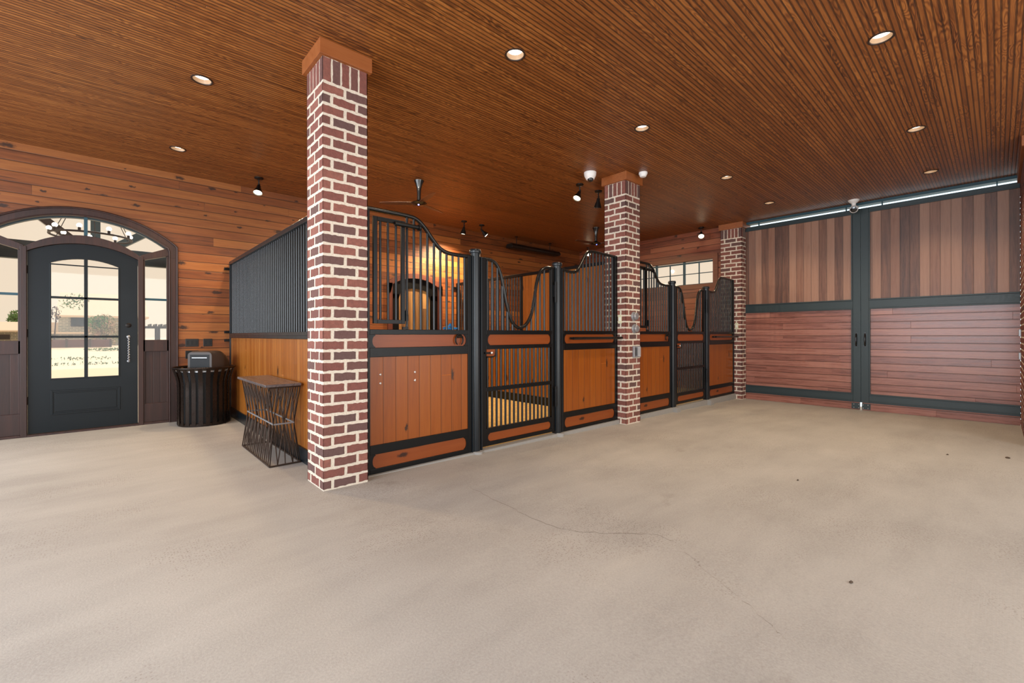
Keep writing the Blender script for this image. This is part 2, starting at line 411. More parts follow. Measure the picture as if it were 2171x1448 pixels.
# ------------------------------------------------------------------ floor, ceiling, walls
b = MB(); xs = [XR-3, X1] + lin_s(X1+0.5, XW+0.6, 8); n_ = len(xs)
vs = []
for x in xs: vs += [(x, YR, fz(x)), (x, YS-0.03, fz(x))]
b.add(vs, [(2*i, 2*i+2, 2*i+3, 2*i+1) for i in range(n_-1)])
b.add([(XR-3, YS-0.03, 0), (XP, YS-0.03, 0), (XP, YB, 0), (XR-3, YB, 0)], [(0, 1, 2, 3)])
FLOOR = struct(b.build('floor', M['floor']))
b = MB(); b.box(XP+0.03, XW, YS+0.04, YB, -0.2, -0.002)
struct(b.build('floor', M['sand']))
b = MB(); b.box(X1+PW, XW, YS-0.055, YS+0.04, -0.2, -0.001)
struct(b.build('trim_1', M['concrete_block']), 'raised concrete kerb under the stall fronts')

b = MB(); b.box(XR-3, XW+0.15, YR, YB+0.1, CEIL, CEIL+0.1)
ceil_o = b.build('ceiling', M['ceiling'])
RLP = [(2.59, 2.785), (4.60, 2.79), (7.0, 2.80), (8.93, 2.82), (4.63, 0.64), (6.99, 0.65), (8.99, 0.68), (0.675, 5.03), (0.695, 7.10)]
b = MB()
for x, y in RLP: b.cyl((x, y, CEIL-.05), (x, y, CEIL+.2), .074, n=36)
cut = b.build('cutter', M['ceiling'])
bo = ceil_o.modifiers.new('holes', 'BOOLEAN'); bo.operation = 'DIFFERENCE'; bo.object = cut; bo.solver = 'EXACT'
dg = bpy.context.evaluated_depsgraph_get(); nm_ = bpy.data.meshes.new_from_object(ceil_o.evaluated_get(dg))
ceil_o.modifiers.clear(); ceil_o.data = nm_; bpy.data.objects.remove(cut)
struct(ceil_o)

XC = -0.185
def arcR(xc, R_, zc): return lambda x: zc + math.sqrt(max(0.0, R_*R_ - (x-xc)**2))
outer = arcR(XC, 1.451, 1.504)
# wall behind: arched hole for the entry unit, arched hole for the stall door
SX0, SX1 = 4.14, 5.42; SXC = (SX0+SX1)/2
sarc = arcR(SXC, 1.10, 2.54-1.10)
b = MB()
b.box(XR-3, XC-0.985, YB, YB+0.16, -0.2, CEIL)
b.band(lin_s(XC-0.985, XC+0.985, 33), outer, lambda x: CEIL, YB, YB+0.16)
b.box(XC+0.985, SX0, YB, YB+0.16, -0.2, CEIL)
b.band(lin_s(SX0, SX1, 25), sarc, lambda x: CEIL, YB, YB+0.16)
b.box(SX1, XW+0.2, YB, YB+0.16, -0.2, CEIL)
struct(b.build('wall_back', M['pine_x']))
# end wall with window hole
WY0, WY1, WZ0, WZ1 = 4.36, 6.52, 2.43, 2.985
b = MB()
b.box(XW, XW+0.16, 3.76, WY0, -0.2, CEIL); b.box(XW, XW+0.16, WY1, YB, -0.2, CEIL)
b.box(XW, XW+0.16, WY0, WY1, -0.2, WZ0); b.box(XW, XW+0.16, WY0, WY1, WZ1, CEIL)
struct(b.build('wall_end', M['pine_y']))
b = MB(); b.box(XR-3, -1.75, YR-0.15, YR, -0.2, CEIL); b.box(-1.75, 6.95, YR-0.15, YR, 3.2, CEIL); b.box(6.95, XW+0.3, YR-0.15, YR, -0.2, CEIL)  # unseen wall; its bay is invented to house the added side fill
struct(b.build('wall_right', M['pine_x']))
b = MB(); b.box(-50, 60, -60, YR, -.4, -.22); b.box(-50, XR-3, YR, YB, -.4, -.22)
struct(b.build('ground', M['yard']), 'pale yard outside the open rear and the added side bay of the barn')
b = MB(); b.box(XR-0.15, XR, YR, -1.5, -0.1, CEIL); b.box(XR-0.15, XR, -1.5, 8.2, 3.3, CEIL); b.box(XR-0.15, XR, 3.3, 4.4, -0.1, 3.3)
struct(b.build('wall_rear', M['pine_y']))
b = MB(); b.box(XW+0.0, XW+0.3, YR, -0.56, -0.25, CEIL)
struct(b.build('wall_end', M['pine_y']))

# ------------------------------------------------------------------ brick pillars
def brick_face(mb, org, U, N, w, h, seed, z0=0.0, soldier=True):
    """irregular bricks set on one face; org is the face corner, U runs along it, N points out"""
    r = random.Random(seed); U = Vector(U); N = Vector(N); org = Vector(org); CH = 0.0875; J = 0.024
    def slab(u0, u1, v0, v1, fl, fr, tone):
        pts = []; nu = max(2, int((u1-u0)/0.022)); nv = max(2, int((v1-v0)/0.022))
        j = lambda: r.uniform(-0.0042, 0.003)
        for i in range(nu): pts.append((u0+(u1-u0)*i/nu, v0 + j()))
        for i in range(nv): pts.append((u1 - (0 if fr else abs(j())), v0+(v1-v0)*i/nv))
        for i in range(nu): pts.append((u1-(u1-u0)*i/nu, v1 + j()))
        for i in range(nv): pts.append((u0 + (0 if fl else abs(j())), v1-(v1-v0)*i/nv))
        n = len(pts); d = 0.004 + r.uniform(-0.001, 0.0015)
        o_ = org + N * (0.0 if (fl or fr) else r.uniform(-0.001, 0.001))
        cu = (u0+u1)/2; cv = (v0+v1)/2
        base = [o_ + U*p + Vector((0,0,q)) - N*0.006 for p, q in pts]
        # corner-side edges stay flush with the corner, others are rounded in
        mid = [o_ + U*p + Vector((0,0,q)) - N*0.0015 for p, q in pts]
        top = [o_ + U*(p + ((cu-p)/abs(cu-p+1e-6))*min(0.0035, abs(cu-p)) * (0 if ((fl and p < u0+1e-4) or (fr and p > u1-1e-4)) else 1)) + Vector((0,0,q + ((cv-q)/abs(cv-q+1e-6))*0.003)) for p, q in pts]
        mb.add(base + mid + top, [(i, (i+1) % n, n+(i+1) % n, n+i) for i in range(n)] + [(n+i, n+(i+1) % n, 2*n+(i+1) % n, 2*n+i) for i in range(n)] + [tuple(range(2*n, 3*n))], 0, tone)
    rows = int((h - z0 - (0.205 if soldier else 0)) / CH)
    ch = (h - z0 - (0.205 if soldier else 0)) / rows
    for k in range(rows):
        v0 = z0 + k*ch + J/2; v1 = z0 + (k+1)*ch - J/2
        tl = random.Random(seed*0+k*31+int(org.x*100)+int(org.y*10)).random()
        e = org + U*w; tr = random.Random(k*31+int(e.x*100)+int(e.y*10)).random()
        if k % 2: cuts = [0, 0.185*w/0.38, w]
        else: cuts = [0, 0.075*w/0.38, 0.285*w/0.38, w]
        if w > 0.5:
            cuts = [0] + [q for q in [0.1*(k % 2) + 0.2*i for i in range(1, int(w/0.2)+1)] if q < w-0.05] + [w]
        for i in range(len(cuts)-1):
            fl = i == 0; fr = i == len(cuts)-2
            u0 = cuts[i] + (0 if fl else J/2 + r.uniform(-.002, .002)); u1 = cuts[i+1] - (0 if fr else J/2 + r.uniform(-.002, .002))
            slab(u0, u1, v0, v1, fl, fr, tl if fl else tr if fr else r.random())
    if soldier:
        n = max(3, round(w/0.076)); v0 = h - 0.205 + J/2; v1 = h - 0.002
        for i in range(n):
            fl = i == 0; fr = i == n-1
            slab(i*w/n + (0 if fl else .006), (i+1)*w/n - (0 if fr else .006), v0, v1, fl, fr, r.random()*0.8)
def pillar(x, y, w, d, base, label, seed):
    t = thing('brick_pillar', label, 'pillar', (x+w/2, y+d/2, base), 0, 'brick pillars along the stalls')
    H = 3.535; cb = MB(); e = 0.003
    cb.box(x+e, x+w-e, y+e, y+d-e, base-0.02, H)
    cb.build('mortar_core', M['mortar'], t)
    mb = MB()
    brick_face(mb, (x, y, 0), (1,0,0), (0,-1,0), w, H, seed, base)
    brick_face(mb, (x, y+d, 0), (0,-1,0), (-1,0,0), d, H, seed+1, base)
    brick_face(mb, (x+w, y, 0), (0,1,0), (1,0,0), d, H, seed+2, base)
    brick_face(mb, (x+w, y+d, 0), (-1,0,0), (0,1,0), w, H, seed+3, base)
    mb.build('brickwork', M['brick'], t, tones=True)
    c = MB(); q = 0.03
    c.box(x-q, x+w+q, y-q, y+0.0, H-0.0, CEIL); c.box(x-q, x+w+q, y+d, y+d+q, H, CEIL)
    c.box(x-q, x, y, y+d, H, CEIL); c.box(x+w, x+w+q, y, y+d, H, CEIL); c.box(x, x+w, y, y+d, H, H+0.02)
    c.build('wood_cap', M['cap'], t, bevel=0.002)
    return t
P1 = pillar(X1, YP, PW, PW, 0.0, 'nearest and tallest brick pillar, at left beside the wire side table', 11)
P2 = pillar(X1+PITCH, YP, PW, PW, fz(X1+PITCH), 'middle brick pillar with round grey dials and an outlet box', 22)
P3 = pillar(X1+2*PITCH-0.01, YP-0.01, PW, 0.44, fz(X1+2*PITCH), 'farthest brick pillar, beside the big wooden barn doors', 33)
P4 = pillar(8.2, -0.6, 2.0, 0.385, fz(9), 'sliver of brick pillar at the right edge of the picture', 44)

# ------------------------------------------------------------------ stall fronts
def hplate(mb, x, s, z0, z1, yf, d=0.02):
    """scalloped black end plate of a short band board; s=+1 opens to the right"""
    zc = (z0+z1)/2; h = (z1-z0)/2; pts = [(x, z0), (x + s*0.05, z0)]
    for i in range(9):
        a = -PI/2 + PI*i/8; pts.append((x + s*(0.055 - 0.03*math.cos(a)), zc + h*0.85*math.sin(a)))
    pts += [(x + s*0.05, z1), (x, z1)]
    mb.prism(pts, 'y', yf, yf+d)
def plates(par, xa, xb, *zz):
    for z0, z1 in zz:
        for s_, x in ((1, xa), (-1, xb)):
            e = MB(); hplate(e, x, s_, z0, z1, YF0+0.004); e.build('scalloped_plate', M['black'], par)
def rect_frame(mb, x0, x1, z0, z1, w, y0, y1):
    mb.box(x0, x0+w, y0, y1, z0, z1); mb.box(x1-w, x1, y0, y1, z0, z1)
    mb.box(x0+w, x1-w, y0, y1, z1-w, z1); mb.box(x0+w, x1-w, y0, y1, z0, z0+w)
def zat(curve, x):
    for a, c in zip(curve, curve[1:]):
        if a.x <= x <= c.x: return a.z + (c.z-a.z)*(x-a.x)/max(1e-6, c.x-a.x)
    return curve[-1].z
YF0, YF1 = YS-0.025, YS+0.025
def vbar(parent, x, z0, z1, y=YS, r=0.0125, mat=None):
    mb = MB(); mb.cyl((x, y, z0), (x, y, z1), r, n=10); return mb.build('bar', mat or M['bar'], parent, smooth=True)
def stall(k):
    o = k*PITCH; nm = ['first stall, just right of the nearest brick pillar', 'second stall, between the middle and far brick pillars'][k]
    short = ['near stall', 'far stall'][k]
    # ---- left fixed panel with small feed door
    x0, x1 = X1+PW+0.002+o, 2.92+o
    t = thing('stall_barrier', 'tall left section of the %s with a barred feed door and sloping top' % short, 'stall barrier', (x0, YS, 0), 0, 'barred stall front sections')
    c = [Vector((p[0]+o, YS, p[1])) for p in catmull2([(1.70,2.42),(1.95,2.42),(2.15,2.42),(2.258,2.405),(2.346,2.345),(2.436,2.244),(2.517,2.165),(2.60,2.125),(2.724,2.112),(2.92,2.112)])]
    MB().tube(c, 0.021, 12).build('top_rail', M['tube'], t, smooth=True)
    f = MB()
    f.box(x0, 1.77+o, YF0, YF1, 0.0, 2.41); f.box(x1-0.045, x1, YF0, YF1, 0.0, 2.11)
    xa = 1.77+o
    f.box(xa, x1-.045, YF0, YF1, 1.271, 1.319); f.box(xa, x1-.045, YF0, YF1, 1.065, 1.15)
    f.box(xa, x1-.045, YF0, YF1, 0.176, 0.26); f.box(xa, x1-.045, YF0, YF1, 0.0, 0.045)
    f.build('frame', M['black'], t, bevel=0.003)
    plates(t, 1.77+o, x1-0.045, (1.15, 1.271), (0.045, 0.176))
    d = MB(); d.box(xa+.001, x1-.046, YS-0.012, YS+0.012, 0.261, 1.064); d.build('board_panel', M['board_v'], t)
    d = MB(); d.box(xa+.001, x1-.046, YS-0.014, YS+0.012, 1.151, 1.27); d.build('band_board', M['band'], t)
    d = MB(); d.box(xa+.001, x1-.046, YS-0.014, YS+0.012, 0.046, 0.175); d.build('band_board', M['band'], t)
    fd = MB(); rect_frame(fd, 1.80+o, 2.12+o, 1.372, 2.352, 0.038, YF0-0.012, YF0+0.016)
    fdo = fd.build('feed_door', M['black'], t, bevel=0.003)
    for xb in (1.872, 1.948, 2.03): vbar(fdo, xb+o, 1.40, 2.33, YF0+0.002, 0.0115)
    h_ = MB(); h_.box(2.12+o, 2.145+o, YF0-0.025, YF0+0.01, 1.40, 1.46); h_.box(2.12+o, 2.14+o, YF0-0.025, YF0+0.01, 1.455, 1.50); h_.build('latch', M['black'], t)
    h_ = MB(); h_.box(2.09+o, 2.15+o, YF0-0.02, YF0, 1.32, 1.345); h_.build('catch', M['black'], t, bevel=0.002)
    h_ = MB(); h_.cyl((2.0+o, YF0-0.03, 2.31), (2.26+o, YF0-0.03, 2.31), 0.02); h_.cyl((2.25+o, YF0-0.03, 2.31),(2.27+o, YF0-0.03, 2.31), 0.03)
    h_.build('slide_bolt', M['black'], t, smooth=True)
    for i in range(10):
        xb = 2.158 + 0.0763*i + o; vbar(t, xb, 1.31, zat(c, xb))
    # screws with white heads
    for xb, zb in ((1.875,.903),(1.875,.822),(2.235,.905),(2.235,.825)):
        s_ = MB(); s_.lathe([(0.011,-0.004),(0.011,0.002),(0.006,0.006)], (0,0,0), 12, 0, Matrix.Translation((xb+o, YS-0.016, zb)) @ Matrix.Rotation(PI/2, 4, 'X'))
        if k == 0: s_.build('screw_head', M['chrome'], t, smooth=True)['label'] = 'pale round screw head'
    # horseshoe latch keeper
    hs = [(0.045*math.cos(a), 0.055*math.sin(a)) for a in lin_s(-PI*0.32, PI*1.32, 18)]
    hm = MB(); hm.tube([(2.75+o+p*1.05, YF0-0.012, 1.213+q) for p, q in hs], [0.006+0.004*math.sin(PI*i/17) for i in range(18)], 8)
    hm.tube([(2.72+o, YF0-0.02, 1.245), (2.75+o, YF0-0.03, 1.25), (2.78+o, YF0-0.02, 1.245)], 0.012, 8)
    hm.build('horseshoe', M['iron'], t, smooth=True)
    # ---- posts
    for j, (xp, lb) in enumerate(((2.99, 'left gate post'), (4.325, 'right gate post'))):
        xp += o
        p = thing('gate_post', 'round steel %s of the %s, flanged on the concrete' % (lb, short), 'post', (xp, YS, 0), 0, 'round gate posts')
        base = fz(xp) - 0.0
        MB().cyl((xp, YS, -0.005), (xp, YS, 2.165), 0.054, n=28).build('pipe', M['post'], p, smooth=True)
        MB().lathe([(0.062,2.155),(0.066,2.16),(0.066,2.19),(0.058,2.2),(0.02,2.203)], (xp, YS, 0), 28).build('pipe_cap', M['post'], p, smooth=True)
        q = MB(); q.box(xp-0.068, xp-0.05, YS-0.04, YS+0.03, 0.0, 2.12); q.box(xp+0.05, xp+0.068, YS-0.04, YS+0.03, 0.0, 2.12)
        q.build('stop_flange', M['post'], p, bevel=0.002)
        fl = MB()
        if k == 0:
            fl.prism([(xp+.066*math.cos(a), YS-.01+.09*math.sin(a)) for a in lin_s(0, 2*PI*23/24, 24)], 'z', base-.01, .004)
            fl.build('base_collar', M['concrete_block'], p, smooth=True)
        else:
            fl.prism([(xp-0.068, base-0.01), (xp+0.068, base-0.01), (xp+0.064, 0.0), (xp-0.064, 0.0)], 'y', YS-0.125, YS+0.03)
            fl.build('base_block', M['concrete_block'], p, bevel=0.004)
    # ---- gate
    gx0, gx1 = 3.065+o, 4.25+o
    g = thing('stall_gate', 'swinging gate of the %s with a deep U-shaped dip in its top rail' % short, 'gate', (gx1, YS, 0.03), 0, 'stall gates')
    c = [Vector((p[0]+o, YS, p[1])) for p in catmull2([(3.09,2.108),(3.15,2.112),(3.21,2.108),(3.29,2.07),(3.352,1.97),(3.405,1.80),(3.464,1.57),(3.53,1.42),(3.636,1.352),(3.754,1.385),(3.85,1.51),(3.904,1.71),(3.955,1.93),(4.02,2.06),(4.12,2.112),(4.25,2.118)])]
    MB().tube(c, 0.021, 12).build('top_rail', M['tube'], g, smooth=True)
    f = MB(); y0, y1 = YF0, YF1
    f.box(gx0, gx0+0.06, y0, y1, 0.03, 2.12); f.box(gx1-0.05, gx1, y0, y1, 0.03, 2.11)
    a0, a1 = gx0+.06, gx1-.05
    f.box(a0, a1, y0, y1, 1.271, 1.319); f.box(a0, a1, y0, y1, 1.105, 1.15)
    f.box(a0, a1, y0, y1, 0.635, 0.68); f.box(a0, a1, y0, y1, 0.17, 0.222); f.box(a0, a1, y0, y1, 0.03, 0.075)
    f.build('frame', M['black'], g, bevel=0.003)
    plates(g, a0, a1, (1.15, 1.271), (0.075, 0.17))
    MB().box(a0+.001, a1-.001, YS-.014, YS+.012, 1.151, 1.27).build('band_board', M['band'], g)
    MB().box(a0+.001, a1-.001, YS-.014, YS+.012, 0.076, 0.169).build('band_board', M['band'], g)
    nb = 16
    for i in range(nb):
        xb = a0 + (a1-a0)*(i+0.5)/nb; vbar(g, xb, 0.215, 1.11)
    for i in range(13):
        xb = 3.155 + 0.0775*i + o
        zt = zat(c, xb)
        if zt > 1.40: vbar(g, xb, 1.31, zt)
    l = MB(); l.tube([(a0, YF0-.008, 1.02), (a0+0.10, YF0-.008, 1.02), (a0+0.125, YF0-.008, 1.04), (a0+0.13, YF0-.008, 1.11)], 0.007, 8)
    l.box(a0-0.03, a0+0.06, YF0-.02, YF0-.004, 1.055, 1.075)
    lo = l.build('latch', M['black'], g, smooth=True)
    MB().box(a0+0.002, a0+0.118, YF0-.004, YF0+.004, 1.03, 1.105).build('latch_plate', M['band'], lo)
    MB().ball((a0+0.06, YF0-0.022, 1.066), 0.015, 8).build('knob', M['chrome'], lo, smooth=True)['label'] = 'bright round latch knob'
    for zz in (1.78, 0.45):
        h_ = MB(); h_.cyl((gx1-.012, YF0-.03, zz-.1), (gx1-.012, YF0-.03, zz+.16), 0.016, n=10); h_.box(gx1-.03, gx1+.004, YF0-.03, YF0+.01, zz-.03, zz+.12)
        h_.build('hinge', M['black'], g, smooth=False)
    # ---- right fixed panel
    px0, px1 = 4.395+o, X1+PITCH-0.002+o
    t = thing('stall_barrier', 'right section of the %s with S-curved top and grab tube' % short, 'stall barrier', (px0, YS, 0), 0, 'barred stall front sections')
    c = [Vector((p[0]+o, YS, p[1])) for p in catmull2([(4.40,2.12),(4.586,2.105),(4.68,2.112),(4.735,2.14),(4.80,2.215),(4.87,2.31),(4.93,2.385),(5.01,2.428),(5.15,2.435),(5.35,2.43),(5.60,2.425)])]
    MB().tube(c, 0.021, 12).build('top_rail', M['tube'], t, smooth=True)
    f = MB()
    f.box(px0, px0+.03, YF0, YF1, 0.0, 2.11); f.box(px1-.055, px1, YF0, YF1, 0.0, 2.435)
    a0, a1 = px0+.03, px1-.055
    f.box(a0, a1, YF0, YF1, 1.271, 1.319); f.box(a0, a1, YF0, YF1, 1.065, 1.15); f.box(a0, a1, YF0, YF1, 0.176, 0.25); f.box(a0, a1, YF0, YF1, 0.0, 0.045)
    f.build('frame', M['black'], t, bevel=0.003)
    plates(t, a0, a1, (1.15, 1.271), (0.045, 0.176))
    MB().box(a0+.001, a1-.001, YS-0.012, YS+0.012, 0.251, 1.064).build('board_panel', M['board_v'], t)
    MB().box(a0+.001, a1-.001, YS-.014, YS+.012, 1.151, 1.27).build('band_board', M['band'], t)
    MB().box(a0+.001, a1-.001, YS-.014, YS+.012, 0.046, 0.175).build('band_board', M['band'], t)
    for i in range(15):
        xb = 4.475 + 0.0763*i + o; vbar(t, xb, 1.31, zat(c, xb))
    q = MB(); yy = YF0-0.075
    q.tube([(4.56+o, YF0, 1.218), (4.56+o, yy+.02, 1.218), (4.575+o, yy, 1.218), (4.60+o, yy, 1.218)], 0.017, 12)
    q.tube([(4.53+o, yy, 1.218), (5.66+o, yy, 1.218)], 0.019, 14)
    q.tube([(5.60+o, yy, 1.218), (5.60+o, YF0, 1.218)], 0.017, 12)
    q.build('grab_tube', M['tube'], t, smooth=True)
def catmull2(pts, sub=6):
    o_ = catmull([(p[0], p[1], 0) for p in pts], sub); return [(q.x, q.y) for q in o_]
for k in (0, 1): stall(k)

# ------------------------------------------------------------------ partitions
def partition(X, y0, y1, label, solid_to=None, hinge_y=None, mat='board_vy', zt=2.42):
    t = thing('stall_partition', label, 'stall partition', (X, (y0+y1)/2, 0), 0, 'stall partitions')
    f = MB(); a, c = X-0.03, X+0.03
    f.box(a, c, y0, y0+.05, 0.0, zt); f.box(a, c, y1-.05, y1, 0.0, zt)
    f.box(a-.01, c+.01, y0+.05, y1-.05, zt-.05, zt); f.box(a, c, y0+.05, y1-.05, 1.228, 1.30); f.box(a-.008, a, y0+.05, y1-.05, 1.262, 1.30)
    f.box(a, c, y0+.05, y1-.05, 0.0, 0.145)
    if solid_to: f.box(a, c, solid_to, solid_to+.05, 1.30, zt-.05)
    f.build('frame', M['post'] if X < 2 else M['black'], t, bevel=0.003)
    MB().box(X-.014, X+.014, y0+.051, y1-.051, 0.146, 1.227).build('board_panel', M[mat], t)
    yb = y0+.05
    if solid_to:
        MB().box(X-.014, X+.014, y0+.051, solid_to-.001, 1.301, zt-.051).build('board_panel', M[mat], t)
        yb = solid_to+.05
    n = int((y1-.05-yb)/0.0765)
    for i in range(n):
        y = yb + (y1-.05-yb)*(i+.5)/n
        mb = MB(); mb.cyl((X, y, 1.30), (X, y, zt-.05), 0.0125, n=10); mb.build('bar', M['bar'], t, smooth=True)
    h = MB()
    for z in (2.31, 1.32, 1.19):
        h.box(X-.1, X-.02, y1-.04, y1-.0, z-.02, z+.02)
    h.build('wall_bracket', M['black'], t, bevel=0.002)
    return t
partition(XP, YP+PW+.002, YB-.002, 'long stall partition with dark bars over honey wood boards, behind the wire side table')
partition(5.834, YP+PW+.002, YB-.002, 'partition between the two stalls, seen through the near gate, part solid boards part bars', solid_to=6.06)

# ------------------------------------------------------------------ entry door unit (door_1) in the back wall
YD = YB + 0.02
xs_o = sorted(lin_s(XC-0.985, XC+0.985, 41) + [XC-.8752, XC-.8748, XC+.8748, XC+.8752])
innr = arcR(XC, 1.341, 1.504)
e1 = bpy.data.objects.new('door_1', None); COL.objects.link(e1); e1.location = (XC, YB, 0); e1['kind'] = 'structure'
e1['label'] = 'arched entry with charcoal glazed door, sidelights and transom in dark oak'
m = MB()
m.band(xs_o, lambda x: max(innr(x), 2.5) if abs(x-XC) < 0.875 else 2.401, outer, YB-0.03, YB+0.12)
m.box(XC-.985, XC-.875, YB-.03, YB+.12, 0, 2.4); m.box(XC+.875, XC+.985, YB-.03, YB+.12, 0, 2.4)
o_ = m.build('outer_frame', M['darkwood'], e1)
m = MB()  # raised bead round the casing
arc_pts = [(XC-.975, YB-.034, 0.0), (XC-.975, YB-.034, 2.55)] + [(x, YB-.034, arcR(XC, 1.441, 1.504)(x)) for x in lin_s(XC-.95, XC+.95, 30)] + [(XC+.975, YB-.034, 2.55), (XC+.975, YB-.034, 0.0)]
m.tube(arc_pts, 0.013, 8)
arc_pts = [(XC-.885, YB-.032, 0.0), (XC-.885, YB-.032, 2.49)] + [(x, YB-.032, arcR(XC, 1.351, 1.504)(x)) for x in lin_s(XC-.87, XC+.87, 30)] + [(XC+.885, YB-.032, 2.49), (XC+.885, YB-.032, 0.0)]
m.tube(arc_pts, 0.009, 8)
m.build('casing_bead', M['darkwood'], e1, smooth=True)
darc = arcR(XC, 1.01, 2.481-1.01); garc = arcR(XC, 0.834, 2.596-0.834)
m = MB(); m.band(lin_s(XC-.56, XC+.56, 25), lambda x: darc(x)+.004, garc, YB-.005, YB+.1)
for s_ in (-1, 1):
    m.box(XC+s_*.535, XC+s_*.59, YB-.015, YB+.1, 0, 2.385)
    m.prism([(XC+s_*.56, 2.33), (XC+s_*.875, 2.43), (XC+s_*.875, 2.545), (XC+s_*.56, 2.40)], 'y', YB-.005, YB+.1)
m.build('inner_frame', M['darkwood'], e1, bevel=0.003)
m = MB(); m.box(XC-.018, XC+.018, YB+.02, YB+.07, 2.59, 2.85); m.build('transom_mullion', M['teald'], e1)
def transom_lo(x):
    d = abs(x-XC)
    return garc(x) if d < .56 else 2.40 + (d-.56)/.315*.145
m = MB(); m.band(lin_s(XC-.86, XC+.86, 30), lambda x: transom_lo(x)-.01, lambda x: max(innr(x), transom_lo(x))+.01, YB+.04, YB+.046); m.build('pane', M['glass'], e1)
m = MB(); m.band(lin_s(XC-.87, XC+.87, 30), lambda x: max(innr(x), 2.53)-.014, lambda x: max(innr(x), 2.53)+.006, YB+.05, YB+.12); m.build('glazing_bead', M['teald'], e1)
for s_ in (-1, 1):
    a, c = XC+s_*.59, XC+s_*.875
    sl_ = bpy.data.objects.new('sidelight', None); COL.objects.link(sl_); sl_.parent = e1; sl_.location = (s_*.73, 0, 0)
    q = MB(); q.box(a, c, YB+.01, YB+.09, 1.04, 1.205); q.box(a, c, YB+.01, YB+.09, 0.03, 0.295); q.box(a, c, YB-.01, YB+.11, 0.0, 0.03)
    q.box(a, a+s_*.02, YB+.01, YB+.09, .295, 2.34); q.box(c-s_*.02, c, YB+.01, YB+.09, .295, 2.44)
    q.build('rail', M['darkwood'], sl_, bevel=0.003)
    MB().box(a+s_*.02, c-s_*.02, YB+.035, YB+.08, .295, 1.04).build('plank_panel', M['darkwood_p'], sl_)
    MB().box(a+s_*.02, c-s_*.02, YB+.03, YB+.07, 1.772, 1.802).build('muntin', M['teald'], sl_)
    MB().prism([(a+s_*.02, 1.205), (c-s_*.02, 1.205), (c-s_*.02, 2.44), (a+s_*.02, 2.34)], 'y', YB+.045, YB+.051).build('pane', M['glass'], sl_)
# door slab
dr = bpy.data.objects.new('door_slab', None); COL.objects.link(dr); dr.parent = e1; dr.location = (0, 0.03, 0)
ga = arcR(XC-.0, 0.75, 2.285-0.75); y0, y1 = YB+.03, YB+.075
m = MB()
m.box(XC-.53, XC-.325, y0, y1, 0.03, 2.335); m.box(XC+.325, XC+.53, y0, y1, 0.03, 2.335)
m.band(sorted(lin_s(XC-.53, XC+.53, 25) + [XC-.3253, XC-.3249, XC+.3249, XC+.3253]), lambda x: 2.335 if abs(x-XC) > .3251 else ga(x), darc, y0, y1)
m.box(XC-.325, XC+.325, y0, y1, 0.03, 0.715)
m.build('slab', M['doorpaint'], dr, bevel=0.002)
m = MB(); rect_frame(m, XC-.33, XC+.345, 0.245, 0.56, 0.022, y0-.01, y0+.002); m.box(XC-.29, XC+.305, y0-.006, y0+.001, .285, .52)
m.build('raised_panel', M['doorpaint'], dr, bevel=0.003)
m = MB(); m.box(XC-.018, XC+.018, y0-.003, y1+.003, .715, 2.29)
for z in (1.765, 1.253): m.box(XC-.325, XC+.325, y0-.003, y1+.003, z-.014, z+.014)
rect_frame(m, XC-.34, XC+.34, .70, 2.2, .016, y0-.008, y0)
m.build('muntins', M['doorpaint'], dr, bevel=0.002)
m = MB(); m.band(lin_s(XC-.325, XC+.325, 15), lambda x: .715, ga, YB+.05, YB+.054); m.build('pane', M['glass'], dr)
m = MB(); tw = []
for i in range(60):
    z = 0.93 + 0.3*i/59; tw.append((XC+.43 + .006*math.cos(i*.9), y0-.045 + .006*math.sin(i*.9), z))
m.tube([(XC+.43, y0, .92)] + tw + [(XC+.43, y0, 1.24)], .008, 8); m.ball((XC+.43, y0-.006, 1.25), .022, 8, 0, (1, .5, 1)); m.ball((XC+.43, y0-.006, .91), .018, 8, 0, (1, .5, 1))
m.build('handle', M['grey'], dr, smooth=True)
m = MB(); m.lathe([(0.032, 0), (0.032, .008), (.02, .014)], (0,0,0), 20, 0, Matrix.Translation((XC+.43, y0, 1.41)) @ Matrix.Rotation(PI/2, 4, 'X')); m.build('deadbolt', M['iron'], dr, smooth=True)
m = MB()
for z in (0.45, 1.3, 2.1): m.cyl((XC-.535, y0-.008, z-.05), (XC-.535, y0-.008, z+.05), .009, n=8)
m.build('hinge', M['iron'], dr, smooth=True)
m = MB(); m.box(XC-.535, XC+.535, YB-.02, YB+.14, -.01, 0.025); m.build('threshold', M['darkwood'], e1)

# ------------------------------------------------------------------ arched stall door in the back wall (door_4)
e4 = bpy.data.objects.new('door_4', None); COL.objects.link(e4); e4.location = (SXC, YB, 0); e4['kind'] = 'structure'
e4['label'] = 'arched plank stall door seen through the near stall bars'
m = MB(); hx = (SX1-SX0)/2
in1 = arcR(SXC, 1.0, 2.54-1.10)
m.band(lin_s(SX0, SX1, 25), lambda x: in1(x) if abs(x-SXC) < hx-.09 else 2.1, sarc, YB-.035, YB+.1)
m.box(SX0, SX0+.1, YB-.035, YB+.1, 0, 2.31); m.box(SX1-.1, SX1, YB-.035, YB+.1, 0, 2.31)
M['redwood'] = plank('red_casing', 'x', 'z', 0.5, [lin('#3a1810'), lin('#6e3626'), lin('#844634')], groove=0.0005, length=9, vary=0.2)
m.build('casing', M['redwood'], e4)
in2 = arcR(SXC, 0.80, 2.235-0.80)
m = MB(); m.band(lin_s(SX0+.1, SX1-.1, 21), lambda x: in2(x) if abs(x-SXC) < .375 else 2.0, in1, YB+.02, YB+.1)
m.box(SX0+.1, SXC-.375, YB+.02, YB+.1, 0, 2.1); m.box(SXC+.375, SX1-.1, YB+.02, YB+.1, 0, 2.1)
m.build('frame', M['black'], e4)
